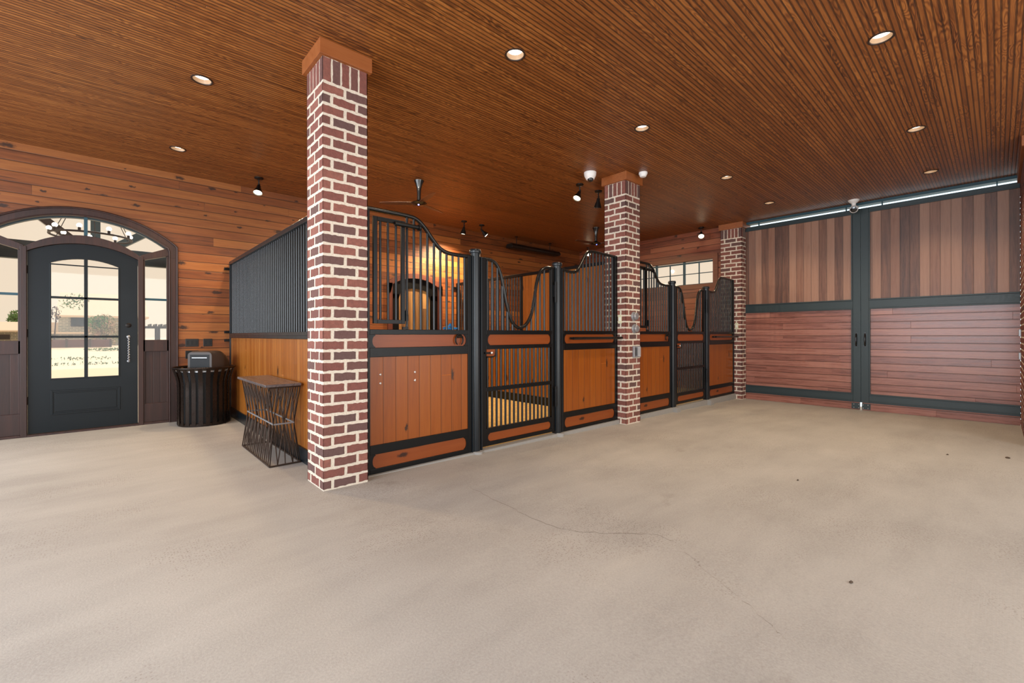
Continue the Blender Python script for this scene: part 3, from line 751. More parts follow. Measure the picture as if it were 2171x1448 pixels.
M['planks_lt'] = plank('pale_door_planks', 'x', 'z', 0.1, [lin('#5a3a1c'), lin('#b08048'), lin('#c89a5c')], groove=0.005, length=9, vary=1.5, rough=.5)
m = MB(); m.band(lin_s(SXC-.375, SXC+.375, 15), lambda x: 0.02, in2, YB+.05, YB+.08); m.build('plank_panel', M['planks_lt'], e4)

# ------------------------------------------------------------------ window_1 in the end wall
w1 = bpy.data.objects.new('window_1', None); COL.objects.link(w1); w1.location = (XW, (WY0+WY1)/2, WZ0); w1['kind'] = 'structure'
w1['label'] = 'high divided window above the far stall'
m = MB(); t_ = .11
m.prism([(WY0-t_, WZ1+t_), (WY1+t_, WZ1+t_), (WY1, WZ1), (WY0, WZ1)], 'x', XW-.025, XW+.02)
m.prism([(WY0-t_, WZ0-t_), (WY1+t_, WZ0-t_), (WY1, WZ0), (WY0, WZ0)], 'x', XW-.025, XW+.02)
m.prism([(WY0-t_, WZ0-t_), (WY0, WZ0), (WY0, WZ1), (WY0-t_, WZ1+t_)], 'x', XW-.025, XW+.02)
m.prism([(WY1+t_, WZ0-t_), (WY1, WZ0), (WY1, WZ1), (WY1+t_, WZ1+t_)], 'x', XW-.025, XW+.02)
m.build('casing', M['casing'], w1, bevel=.002)
m = MB(); sw = (WY1-WY0)/3
for i in range(3):
    a = WY0+i*sw; c = a+sw; xx0, xx1 = XW+.06, XW+.11; q = .022
    m.box(xx0, xx1, a, a+q, WZ0, WZ1); m.box(xx0, xx1, c-q, c, WZ0, WZ1); m.box(xx0, xx1, a+q, c-q, WZ1-.05, WZ1-.02); m.box(xx0, xx1, a+q, c-q, WZ0, WZ0+.02)
m.build('window_frame', M['teald'], w1)
m = MB()
for i in range(3):
    a = WY0+i*sw; m.box(XW+.07, XW+.1, a+sw/2-.009, a+sw/2+.009, WZ0+.02, WZ1-.02); m.box(XW+.07, XW+.1, a+.022, a+sw-.022, (WZ0+WZ1)/2-.022, (WZ0+WZ1)/2-.006)
m.build('muntins', M['teald'], w1)
for i in range(3):
    a = WY0+i*sw; MB().box(XW+.084, XW+.088, a+.02, a+sw-.02, WZ0+.01, WZ1-.01).build('pane', M['glass'], w1)

# ------------------------------------------------------------------ big barn doors (door_2 left leaf, door_3 right leaf)
XD = 10.2; YC = 1.704
def leaf(name, ya, yb, inner, label):
    """ya<yb; inner = the Y of the meeting edge"""
    t = bpy.data.objects.new(name, None); COL.objects.link(t); t.location = (XD, (ya+yb)/2, -.1); t['kind'] = 'structure'; t['label'] = label
    a, c = XD-.03, XD+.03; s_ = 1 if inner == ya else -1
    st0, st1 = (ya, ya+.115) if s_ == 1 else (yb-.115, yb)
    f = MB(); f.box(a, c, st0, st1, .02, 3.555)
    l0, l1 = (st1, yb) if s_ == 1 else (ya, st0)
    f.box(a, c, l0, l1, 3.485, 3.555); f.box(a, c, l0, l1, 1.74, 1.88); f.box(a, c, l0, l1, .02, .165)
    o1 = (yb-.1, yb) if s_ == 1 else (ya, ya+.1)
    f.build('frame', M['teal'], t, bevel=.003)
    q = MB()   # raised inner mouldings
    for z0, z1 in ((1.88, 3.485), (.165, 1.74)):
        w = .022; q.box(a-.012, a+.004, l0, l1, z0, z0+w); q.box(a-.012, a+.004, l0, l1, z1-w, z1)
        sy = (l0, l0+w) if s_ == 1 else (l1-w, l1); q.box(a-.012, a+.004, sy[0], sy[1], z0+w, z1-w)
    q.box(a-.01, a+.004, l0, l1, .045, .058)
    q.build('moulding', M['teal'], t, bevel=.003)
    MB().box(XD-.012, XD+.012, l0, l1, 1.88, 3.485).build('vertical_board_panel', M['mah_v'], t)
    MB().box(XD-.012, XD+.012, l0, l1, .165, 1.74).build('horizontal_board_panel', M['mah_h'], t)
    MB().box(XD-.02, XD+.02, ya+(.014 if s_ == 1 else 0), yb-(.014 if s_ == -1 else 0), fz(XD)+.004, .02).build('bottom_board', M['mah_h'], t)
    h = MB(); hy = inner + s_*.062
    h.tube([(a, hy, 1.05), (a-.035, hy, 1.075), (a-.042, hy, 1.12), (a-.042, hy, 1.2), (a-.035, hy, 1.25), (a, hy, 1.275)], .011, 10)
    h.box(a-.006, a+.002, hy-.016, hy+.016, 1.035, 1.29)
    h.build('handle', M['fan'], t, smooth=True)
    pl = MB(); pl.box(XD-.028, XD-.02, inner+s_*.012, inner+s_*.135, fz(XD)+.02, .005)
    po = pl.build('floor_bolt_plate', M['teal'], t)
    for i, (dy, dz) in enumerate(((.03, .02), (.03, .08), (.1, .02), (.1, .08))):
        MB().cyl((XD-.031, inner+s_*dy, fz(XD)+.02+dz), (XD-.027, inner+s_*dy, fz(XD)+.02+dz), .006, n=8).build('screw', M['chrome'], po)
    return t
leaf('door_2', YC+.002, 3.68, YC+.002, 'left leaf of the big wooden barn door')
leaf('door_3', -.215, YC-.002, YC-.002, 'right leaf of the big wooden barn door')
m = MB(); m.box(XD-.05, XD+.12, -.6, 3.7, 3.612, CEIL); struct(m.build('trim_2', M['teald']), 'dark header over the barn doors')
m = MB()
for y in (3.42, 1.92, 1.40, 0.02): m.box(XD-.02, XD+.02, y-.008, y+.008, 3.55, 3.615)
struct(m.build('trim_3', M['teald']), 'small hanger brackets over the barn doors')

# ------------------------------------------------------------------ recessed lights
def recessed():
    t = thing('recessed_light', '', 'ceiling light', (0,0,CEIL), 0, 'recessed ceiling lights')
    mb = MB(); mb.lathe([(.088, 0), (.088, -.006), (.076, -.006), (.072, 0.0)], (0,0,0), 36, cap0=False, cap1=False); mb.build('trim_ring', M['warmtrim'], t, local=True, smooth=True)
    mb = MB(); mb.lathe([(.0735, -.002), (.068, .015), (.06, .035)], (0,0,0), 36, cap0=False, cap1=False); mb.build('reflector', M['reflector'], t, local=True, smooth=True)
    mb = MB(); mb.lathe([(.061, .034), (.061, .038)], (0,0,0), 28); mb.build('lens', M['down'], t, local=True, smooth=True)
    return t
pr = recessed()
RL = [(2.59, 2.785, 'recessed ceiling light just right of the nearest brick pillar top, at top centre', 1),
      (4.60, 2.79, 'recessed ceiling light above the near stall front, before the white dome camera', 1),
      (7.0, 2.80, 'small recessed ceiling light to the right of the middle pillar top', 1),
      (8.93, 2.82, 'smallest recessed ceiling light, nearest the far pillar', 1),
      (4.63, 0.64, 'large recessed ceiling light at upper right beside a dark knot hole', 1),
      (6.99, 0.65, 'recessed ceiling light at right, middle of the three in the right-hand row', 1),
      (8.99, 0.68, 'recessed ceiling light just above the right barn door leaf', 1),
      (0.675, 5.03, 'recessed ceiling light left of the nearest pillar, nearer of the two at left', 1.6),
      (0.695, 7.10, 'recessed ceiling light at left above the arched entry door', 1.6)]
for i, (x, y, lb, pw) in enumerate(RL):
    o_ = pr if i == 0 else copy_tree(pr)
    o_.location = (x, y, CEIL); o_['label'] = lb
    l = bpy.data.lights.new('lamp', 'SPOT'); l.energy = 42*pw; l.color = (1.0, .80, .56) if x > 1 else (1.0, .70, .36); l.spot_size = math.radians(125); l.spot_blend = 0.8; l.shadow_soft_size = .05
    lo = bpy.data.objects.new('lamp', l); COL.objects.link(lo); lo.parent = o_; lo.location = (0, 0, -.02)

# ------------------------------------------------------------------ swivel spotlights
def spot(x, y, yaw, tilt, lit, label, power=40, cone=140):
    t = thing('spotlight', label, 'spotlight', (x, y, CEIL), 0, 'swivel ceiling spotlights')
    mb = MB(); mb.lathe([(.06, 0), (.06, -.018), (.045, -.026), (.012, -.028)], (0,0,0), 24); mb.build('canopy', M['iron'], t, local=True, smooth=True)
    d = Vector((math.cos(yaw)*math.sin(tilt), math.sin(yaw)*math.sin(tilt), -math.cos(tilt)))
    el = Vector((0, 0, -.1)) - Vector((d.x, d.y, 0))*.02
    mb = MB(); mb.tube([(0,0,-.02), (0,0,-.07), tuple(el), tuple(el + d*.03)], .009, 8); mb.ball(tuple(el), .017, 6); mb.build('arm', M['iron'], t, local=True, smooth=True)
    Q = Matrix.Translation(el + d*.02) @ Vector((0,0,1)).rotation_difference(d).to_matrix().to_4x4()
    mb = MB(); mb.lathe([(.02, 0), (.026, .01), (.03, .05), (.05, .10), (.063, .155), (.06, .155), (.045, .10), (.03, .07)], (0,0,0), 24, 0, Q, True, True)
    mb.build('shade', M['iron'], t, local=True, smooth=True)
    mb = MB(); mb.lathe([(.055, .138), (.04, .148), (.001, .151)], (0,0,0), 24, 0, Q); mb.build('bulb', M['bulb'] if lit else M['grey'], t, local=True, smooth=True)
    if lit:
        l = bpy.data.lights.new('lamp', 'SPOT'); l.energy = power; l.color = (1.0, .76, .46); l.spot_size = math.radians(cone); l.spot_blend = .7; l.shadow_soft_size = .04
        lo = bpy.data.objects.new('lamp', l); COL.objects.link(lo); lo.parent = t; lo.location = el + d*.20
        lo.rotation_euler = Vector((0,0,-1)).rotation_difference(d).to_euler()
    return t
spot(1.73, 7.58, math.radians(-115), math.radians(28), True, 'lit spotlight near the back wall, just left of the nearest pillar', 150)
spot(1.85, 4.52, math.radians(52), math.radians(52), True, 'spotlight hidden behind the top of the nearest brick pillar, aimed at the stall back wall', 380, 100)
spot(5.58, 4.50, math.radians(-175), math.radians(33), True, 'lit spotlight just left of the middle pillar, under the dome camera', 60, 100)
spot(6.07, 4.50, math.radians(60), math.radians(14), False, 'unlit spotlight hard against the left side of the middle pillar top')
spot(5.58, 7.59, math.radians(110), math.radians(10), True, 'left one of the two spotlights hanging before the back wall of the near stall', 420)
spot(6.06, 7.60, math.radians(-40), math.radians(42), True, 'right one of the two spotlights before the back wall, glowing and tilted right', 300, 110)
spot(9.86, 4.50, math.radians(-155), math.radians(45), True, 'small bright spotlight above the high end window', 60, 90)
spot(9.81, 7.60, math.radians(-145), math.radians(50), True, 'bright spotlight in the far corner, seen just over the near stall right section', 110, 90)

# ------------------------------------------------------------------ ceiling fans
def fan(x, y, label, rot):
    t = thing('ceiling_fan', label, 'ceiling fan', (x, y, CEIL), 0, 'black ceiling fans')
    MB().lathe([(.075, 0), (.072, -.012), (.05, -.06), (.034, -.13), (.028, -.2), (.028, -.33)], (0,0,0), 28).build('downrod', M['fan'], t, local=True, smooth=True)
    MB().lathe([(.03, -.30), (.06, -.325), (.11, -.34), (.125, -.352), (.10, -.372), (.04, -.385), (.001, -.387)], (0,0,0), 36).build('motor_hub', M['fan'], t, local=True, smooth=True)
    MB().ball((-.03, -.04, -.384), .012, 6).build('indicator', M['led'], t, local=True, smooth=True)
    for k in range(3):
        a = rot + k*2*PI/3; mb = MB(); n = 8; vs = []; fs = []
        for i in range(n+1):
            r_ = .10 + .50*i/n; w = .045 + .02*math.sin(PI*i/n) - .02*(i/n)
            for s_, dz in ((-1, -.006), (1, .008)):
                for th in (-.003, .003):
                    vs.append((r_*math.cos(a) - s_*w*math.sin(a), r_*math.sin(a) + s_*w*math.cos(a), -.352 + dz + th))
        for i in range(n):
            b_ = 4*i; c_ = b_+4
            fs += [(b_, b_+2, c_+2, c_), (b_+1, c_+1, c_+3, b_+3), (b_, c_, c_+1, b_+1), (b_+2, b_+3, c_+3, c_+2)]
        fs += [(0,1,3,2), (4*n, 4*n+2, 4*n+3, 4*n+1)]
        mb.add(vs, fs); mb.build('blade', M['blade'], t, local=True, smooth=True)
fan(3.60, 6.07, 'black ceiling fan over the near stall with a blue light on its hub', .35)
fan(8.12, 6.09, 'black ceiling fan over the far stall, just left of the middle pillar', .9)

# ------------------------------------------------------------------ cameras, sensor, heater
t = thing('dome_camera', 'white dome security camera on the ceiling left of the middle pillar', 'security camera', (5.29, 4.07, CEIL))
MB().lathe([(.09, 0), (.09, -.02), (.085, -.05), (.06, -.10), (.045, -.112)], (0,0,0), 32).build('housing', M['white'], t, local=True, smooth=True)
MB().ball((-.012, -.015, -.105), .045, 10, 0, (1,1,.9)).build('dome', M['lens'], t, local=True, smooth=True)
mb = MB(); mb.lathe([(.062, 0), (.064, -.02), (.055, -.035), (.05, -.05), (.04, -.065), (.001, -.07)], (5.87, 3.545, CEIL), 24)
tag(set_origin(mb.build('smoke_detector', M['white'], smooth=True), (5.87, 3.545, CEIL)), 'small white round detector on the ceiling at the middle pillar top', 'smoke detector')
t = thing('bullet_camera', 'white oval security camera hanging above the meeting edge of the barn doors', 'security camera', (9.87, 1.75, CEIL))
MB().lathe([(.085, 0), (.08, -.02), (.05, -.05), (.035, -.06), (.03, -.1)], (0,0,0), 28).build('base', M['white'], t, local=True, smooth=True)
d = Vector((-.92, -.1, -.32)).normalized(); Q = Matrix.Translation((0.03, 0, -.15)) @ Vector((0,0,1)).rotation_difference(d).to_matrix().to_4x4()
MB().lathe([(.05, -.06), (.062, -.04), (.066, .06), (.06, .075), (.054, .078), (.052, .066)], (0,0,0), 28, 0, Q).build('housing', M['white'], t, local=True, smooth=True)
MB().lathe([(.053, .068), (.03, .074), (.001, .075)], (0,0,0), 24, 0, Q).build('lens_face', M['lens'], t, local=True, smooth=True)
t = thing('infrared_heater', 'long black radiant heater hung before the back wall of the stalls', 'heater', (8.05, 7.95, 3.4))
mb = MB(); mb.prism([(7.83, 3.405), (7.87, 3.46), (8.03, 3.46), (8.07, 3.405), (8.05, 3.36), (7.85, 3.36)], 'x', 7.18, 8.92); mb.build('housing', M['plate'], t, bevel=.004)
mb = MB(); mb.box(7.22, 8.88, 7.87, 8.03, 3.352, 3.362); mb.build('reflector_face', M['black'], t)
mb = MB()
for x in (7.42, 8.62): mb.cyl((x, 7.95, 3.455), (x, 7.95, CEIL), .008, n=8); mb.box(x-.03, x+.03, 7.92, 7.98, CEIL-.012, CEIL)
mb.build('hanger', M['black'], t)

# ------------------------------------------------------------------ trash can
t = thing('trash_can', 'round bronze slatted litter bin with dome lid, in the corner by the entry door', 'trash can', (1.06, 7.76, 0))
cx, cy = 1.06, 7.76
mb = MB(); mb.lathe([(.305, 0), (.312, .003), (.312, .04), (.30, .045), (.30, .0)], (cx, cy, 0), 48); mb.build('base_ring', M['bronze'], t, smooth=True)
mb = MB(); rp = [(cx+.375*math.cos(a), cy+.375*math.sin(a), .81) for a in lin_s(0, 2*PI*47/48, 48)]; mb.tube(rp, .014, 10, close=True); mb.build('rim', M['bronze'], t, smooth=True)
rp = [(cx+.318*math.cos(a), cy+.318*math.sin(a), .76) for a in lin_s(0, 2*PI*47/48, 48)]
mb = MB(); mb.lathe([(.27, .02), (.275, .70), (.29, .78), (.28, .79), (.265, .76)], (cx, cy, 0), 40, cap1=False); mb.build('liner', M['rubber'], t, smooth=True)
mb = MB(); mb.lathe([(.325, .755), (.34, .757), (.34, .775), (.325, .777)], (cx, cy, 0), 48, cap0=False, cap1=False); mb.build('liner_ring', M['grey'], t, smooth=True)
NS = 24
for i in range(NS):
    a = 2*PI*i/NS; w = .026; prof = [(.312, .02), (.312, .50), (.314, .60), (.33, .68), (.352, .75), (.372, .805)]
    vs = []
    for r_, z in prof:
        for s_ in (-1, 1):
            for q in (0, .006): vs.append((cx + (r_+q)*math.cos(a) - s_*w*math.sin(a), cy + (r_+q)*math.sin(a) + s_*w*math.cos(a), z))
    n = len(prof); fs = [(0,1,3,2), (4*n-4, 4*n-2, 4*n-1, 4*n-3)]
    for j in range(n-1):
        b_ = 4*j; c_ = b_+4; fs += [(b_, c_, c_+1, b_+1), (b_+2, b_+3, c_+3, c_+2), (b_, b_+2, c_+2, c_), (b_+1, c_+1, c_+3, b_+3)]
    m = MB(); m.add(vs, fs); m.build('slat', M['bronze'], t, smooth=True)
M['lidc'] = solid('brown_plastic', '#3d332e', .5)
fa = math.radians(-135)   # direction the flap faces
Q = Matrix.Translation((cx+.07, cy, .76)) @ Matrix.Rotation(fa + PI/2, 4, 'Z')
m = MB()
def Lp(x, y, z): return Q @ Vector((x, y, z))
# local: -y is the flap side
secs = []
for i in range(13):
    y = -.20 + .47*i/12; u = i/12
    w = .175 + .05*math.sin(PI*min(1, u*1.2)/1.2) if u < .5 else .215*math.sqrt(max(0.02, 1-((u-.5)/.5)**2))
    h = (.27 if u < .15 else .285) if u < .5 else .285*math.sqrt(max(0.02, 1-((u-.5)/.5)**2))
    e = .05 if u < .3 else .05 + .12*min(1, (u-.3)/.3)
    e = min(e, w*.95, h*.95); ring = [(-w, 0)]
    ring += [(-w + e - e*math.cos(a), h - e + e*math.sin(a)) for a in lin_s(0, PI/2, 6)]
    ring += [(w - e + e*math.sin(a), h - e + e*math.cos(a)) for a in lin_s(0, PI/2, 6)] + [(w, 0)]
    secs.append([Lp(p, y, q) for p, q in ring])
vs = [p for s_ in secs for p in s_]; n = len(secs[0]); fs = []
for i in range(12):
    for j in range(n): fs.append((i*n+j, i*n+(j+1) % n, (i+1)*n+(j+1) % n, (i+1)*n+j))
fs += [tuple(range(n)), tuple(range(12*n, 13*n))[::-1]]
m.add(vs, fs); lid = m.build('lid', M['lidc'], t, smooth=True)
m = MB(); m.add([Lp(-.14, -.203, .02), Lp(.14, -.203, .02), Lp(.14, -.203, .235), Lp(-.14, -.203, .235), Lp(-.14, -.195, .02), Lp(.14, -.195, .02), Lp(.14, -.195, .235), Lp(-.14, -.195, .235)],
      [(0,1,2,3), (4,7,6,5), (0,4,5,1), (1,5,6,2), (2,6,7,3), (3,7,4,0)])
m.build('flap', M['rubber'], lid)
m = MB(); m.add([Lp(-.11, -.208, .185), Lp(.11, -.208, .185), Lp(.11, -.208, .197), Lp(-.11, -.208, .197), Lp(-.11, -.200, .185), Lp(.11, -.200, .185), Lp(.11, -.200, .197), Lp(-.11, -.200, .197)],
      [(0,1,2,3), (4,7,6,5), (0,4,5,1), (1,5,6,2), (2,6,7,3), (3,7,4,0)])
m.build('flap_ridge', M['grey'], lid)

# ------------------------------------------------------------------ wire side table
bx0, bx1, by0, by1, bh = 1.16, 1.435, 4.70, 5.84, .765
t = thing('wire_side_table', 'narrow side table with a worn board top on crossed rusty wire rods, against the partition', 'side table', ((bx0+bx1)/2, (by0+by1)/2, 0))
M['worn'] = plank('worn_board', 'x', 'y', 0.6, [lin('#3e3432'), lin('#6e6260'), lin('#8e8280')], groove=.0005, length=9, rough=.22, streak=.8, vary=.2, off=.2)
m = MB(); m.box(bx0-.045, bx1+.005, by0-.03, by1+.03, bh+.004, bh+.03); m.build('tabletop', M['worn'], t, bevel=.006)
fr = MB()
def ring(z, ins, r_):
    p = [(bx0+ins, by0+ins, z), (bx1-ins, by0+ins, z), (bx1-ins, by1-ins, z), (bx0+ins, by1-ins, z)]
    for i in range(4): fr.tube([p[i], p[(i+1) % 4]], r_, 8)
ring(.009, 0, .008); fr.build('base_frame', M['rod'], t, smooth=True); fr = MB(); ring(bh-.003, 0, .008); fr.build('top_frame', M['rod'], t, smooth=True)
zm = .40; ins = .045
fr = MB(); p = [(bx0+ins, by0+ins), (bx1-ins, by0+ins), (bx1-ins, by1-ins), (bx0+ins, by1-ins)]
for i in range(4):
    a, c = p[i], p[(i+1) % 4]
    fr.tube([(a[0], a[1], zm), (c[0], c[1], zm)], .0085, 8)
fr.build('waist_band', M['grey'], t, smooth=True)['label'] = 'shiny grey waist bar'
corn = [(bx0, by0), (bx1, by0), (bx1, by1), (bx0, by1)]
fr = MB()
for i in range(4):
    A, B_ = Vector(corn[i]), Vector(corn[(i+1) % 4]); a, c = Vector(p[i]), Vector(p[(i+1) % 4])
    L_ = (B_-A).length; n = 2 if L_ < .5 else 8
    for k in range(n+1):
        wv = a.lerp(c, k/n)
        for dk in (-.5, 0, .5):
            u = (k+dk)/n
            if u < -.01 or u > 1.01: continue
            e = A.lerp(B_, u)
            fr.tube([(e.x, e.y, bh-.004), (wv.x, wv.y, zm), (e.x, e.y, .01)], .0052, 6)
fr.build('wire_rods', M['rod'], t, smooth=True)

# ------------------------------------------------------------------ plates and boxes
def plateo(x0, x1, z0, z1, ng, label):
    t = thing('switch_plate', label, 'switch plate', ((x0+x1)/2, YB, (z0+z1)/2), 0, 'black wall plates by the entry')
    MB().box(x0, x1, YB-.008, YB-.0005, z0, z1).build('plate', M['plate'], t, bevel=.002)
    for i in range(ng):
        xc = x0 + (x1-x0)*(i+.5)/ng; MB().box(xc-.012, xc+.012, YB-.013, YB-.007, (z0+z1)/2-.03, (z0+z1)/2+.03).build('switch', M['rubber'], t, bevel=.001)
plateo(.888, 1.051, 1.10, 1.216, 3, 'wide black switch plate on the pine wall, upper left above the trash can')
plateo(1.11, 1.225, 1.10, 1.216, 2, 'smaller black switch plate on the pine wall, upper right above the trash can')
plateo(.888, 1.05, .92, 1.04, 3, 'lower black switch plate, partly hidden behind the trash can lid')
def wplate(x, y0, y1, z0, z1, label):
    t = thing('light_switch', label, 'light switch', (x, (y0+y1)/2, (z0+z1)/2), 0, 'cream light switches')
    MB().box(x-.008, x, y0, y1, z0, z1).build('plate', M['cream'], t, bevel=.002)
    MB().box(x-.013, x-.007, (y0+y1)/2-.012, (y0+y1)/2+.012, (z0+z1)/2-.025, (z0+z1)/2+.025).build('rocker', M['white'], t)
wplate(X1+PITCH-.003, 3.765, 3.825, 1.43, 1.56, 'cream light switch on the left face of the middle brick pillar')
wplate(X1+2*PITCH-.013, 3.755, 3.82, 1.38, 1.51, 'cream light switch on the left face of the far brick pillar')
for xc, zc, lb in ((5.845, 1.54, 'upper of two round grey dials on the middle brick pillar'), (5.86, 1.355, 'lower of two round grey dials on the middle brick pillar')):
    t = thing('control_dial', lb, 'control dial', (xc, YP, zc), 0, 'round dials on the middle pillar')
    Q = Matrix.Rotation(PI/2, 4, 'X')
    MB().lathe([(.07, 0), (.07, .012), (.06, .018)], (0,0,0), 28, 0, Q).build('backplate', M['grey'], t, local=True, smooth=True)
    MB().lathe([(.05, .017), (.055, .05), (.045, .062), (.02, .066)], (0,0,0), 28, 0, Q).build('knob', M['grey'], t, local=True, smooth=True)
t = thing('outlet_box', 'grey metal outlet box with open cover low on the middle brick pillar', 'outlet box', (5.90, YP, 1.01))
MB().box(5.81, 5.99, YP-.03, YP-.001, .925, 1.095).build('box', M['grey'], t, bevel=.003)
MB().box(5.84, 5.90, YP-.034, YP-.028, .945, 1.075).build('socket', M['plate'], t)
MB().box(5.915, 5.93, YP-.07, YP-.028, .94, 1.08).build('cover', M['chrome'], t)
for yy, zz, lb in ((-.0, 0, ''),):
    pass
def pier_box(x, z, lb):
    o_ = MB().box(x-.06, x+.06, -.215-.0, -.19, z-.05, z+.05).build('outlet_cover', M['grey'], bevel=.003)
    tag(set_origin(o_, (x, -.215, z)), lb, 'outlet cover')
pier_box(9.9, 1.28, 'upper grey cover on the brick pillar at the right edge'); pier_box(9.9, .94, 'lower grey cover on the brick pillar at the right edge')
# blue halter lying on the rail of the near stall
m = MB(); m.tube([(2.60, YS+.03, 1.335), (2.64, YS+.05, 1.345), (2.68, YS+.04, 1.365), (2.72, YS+.05, 1.345), (2.79, YS+.03, 1.337), (2.70, YS+.045, 1.332), (2.60, YS+.03, 1.335)], .012, 8)
m.ball((2.69, YS+.045, 1.375), .014, 6)
tag(set_origin(m.build('halter_rope', M['blue'], smooth=True), (2.69, YS+.04, 1.33)), 'blue rope halter lying on the rail behind the bars of the near stall', 'rope')

# ------------------------------------------------------------------ small things on the aisle floor
for i, (x, y, s_, lb) in enumerate([(7.22, -.06, .035, 'dark dry leaf near the right edge of the floor'), (6.9, .39, .018, 'tiny brown leaf on the floor right of the barn door middle'),
                                (2.85, .52, .013, 'small brown leaf in the right foreground of the floor'), (4.58, 1.22, .012, 'dark leaf crumb in the middle of the aisle floor')]):
    m = MB(); r_ = random.Random(i); n = 9; z = fz(x)+.003
    pts = [(x + s_*math.cos(a)*(1+.3*r_.random()), y + s_*.5*math.sin(a)*(1+.3*r_.random())) for a in lin_s(0, 2*PI*8/9, 9)]
    m.add([(p, q, z+.004*r_.random()) for p, q in pts] + [(x, y, z+.01)] + [(p, q, z-.001) for p, q in pts], [(j, (j+1) % n, n) for j in range(n)] + [tuple(range(n+1, 2*n+1))] + [(j, (j+1) % n, n+1+(j+1) % n, n+1+j) for j in range(n)])
    tag(set_origin(m.build('dry_leaf', M['leaf']), (x, y, z)), lb, 'leaf', 'dry leaves on the floor')
# hairline crack in the slab: a thin open seam
M['crack'] = solid('crack_edge', '#7a6e62', .9)
def crack(pts, seed, w=.003):
    r_ = random.Random(seed); P = catmull([(p[0], p[1], 0) for p in pts], 10); m = MB(); vs = []; 
    for i, p in enumerate(P):
        jx, jy = r_.uniform(-.012, .012), r_.uniform(-.012, .012); ww = w*(.4+r_.random())
        z = fz(p.x)+.0006; vs += [(p.x+jx-ww/2, p.y+jy-ww/2, z), (p.x+jx+ww/2, p.y+jy+ww/2, z)]
    m.add(vs, [(2*i, 2*i+1, 2*i+3, 2*i+2) for i in range(len(P)-1)])
    m.build('floor_crack', M['crack'], FLOOR)
crack([(2.27,3.03),(2.22,2.5),(2.205,1.98),(2.4,1.7),(2.614,1.46),(2.481,1.18),(2.391,1.06),(2.207,.74),(2.1,.6)], 3)
crack([(3.2,-.15),(2.9,-.2),(2.65,-.12),(2.4,-.18),(2.1,-.15)], 5, .002)

# ------------------------------------------------------------------ outside, behind the entry door
m = MB(); yy = [(YB+.16, -.12), (10.5, -.12), (26, .78), (90, .9)]
m.add([(x, y, z) for y, z in yy for x in (-60, 60)], [(2*i, 2*i+1, 2*i+3, 2*i+2) for i in range(3)])
struct(m.build('ground', M['yard']), 'pale sunlit yard outside the entry door')
m = MB(); m.box(-9, 4.5, YB+.16, 10.9, -.12, -.02); struct(m.build('floor', M['yard']))
# porch frame: soffit beams
t = thing('porch_truss', 'dark timber truss of the porch seen through the arched transom', 'roof truss', (-.15, 10.6, 0))
def beam(p, q, w, d, mat, par, name='beam'):
    a, c = Vector((p[0], 0, p[1])), Vector((q[0], 0, q[1])); dr_ = (c-a).normalized(); nn = Vector((-dr_.z, 0, dr_.x))*w/2
    y = p[2]; mb = MB(); mb.prism([((a-nn).x, (a-nn).z), ((c-nn).x, (c-nn).z), ((c+nn).x, (c+nn).z), ((a+nn).x, (a+nn).z)], 'y', y-d/2, y+d/2); return mb.build(name, mat, par)
beam((-1.15, 3.55, 10.6), (-.3, 2.80, 10.6), .12, .14, M['plate'], t)
beam((.9, 3.4, 10.6), (.1, 2.80, 10.6), .12, .14, M['teald'], t)
beam((-.115, 3.9, 10.6), (-.115, 2.75, 10.6), .125, .14, M['teald'], t)
MB().box(-4, 4, 10.53, 10.67, 2.62, 2.80).build('beam', M['teald'], t)
for x in (-3.9, 3.9): MB().box(x-.08, x+.08, 10.52, 10.68, -.02, 2.62).build('post', M['teald'], t)
for x in (-1.0, .62): MB().box(x-.3, x+.3, 9.3, 9.42, 2.39 if x > 0 else 2.36, 2.62).build('soffit_board', M['teald'], t)
t = thing('ring_chandelier', 'dark metal ring chandelier with globe bulbs hanging in the porch, seen through the transom', 'chandelier', (-.15, 9.9, 3.9))
rc, rr, rz = (-.15, 9.9), .49, 2.86
mb = MB(); mb.tube([(rc[0]+rr*math.cos(a), rc[1]+rr*math.sin(a), rz) for a in lin_s(0, 2*PI*47/48, 48)], .016, 8, close=True); mb.build('ring', M['iron'], t, smooth=True)
mb = MB()
for a in (0.4, 1.5, 2.6, 3.7, 4.8, 5.9): mb.cyl((rc[0]+rr*math.cos(a), rc[1]+rr*math.sin(a), rz), (rc[0]+.03*math.cos(a), rc[1]+.03*math.sin(a), 3.9), .005, n=6)
mb.build('hanging_rod', M['iron'], t)
for k in range(9):
    a = 2*PI*k/9 + .25; x, y = rc[0]+rr*math.cos(a), rc[1]+rr*math.sin(a)
    MB().cyl((x, y, rz), (x, y, rz+.06), .018, n=10).build('socket', M['iron'], t)
    MB().ball((x, y, rz+.085), .034, 8).build('globe_bulb', M['bulbw'], t, smooth=True)
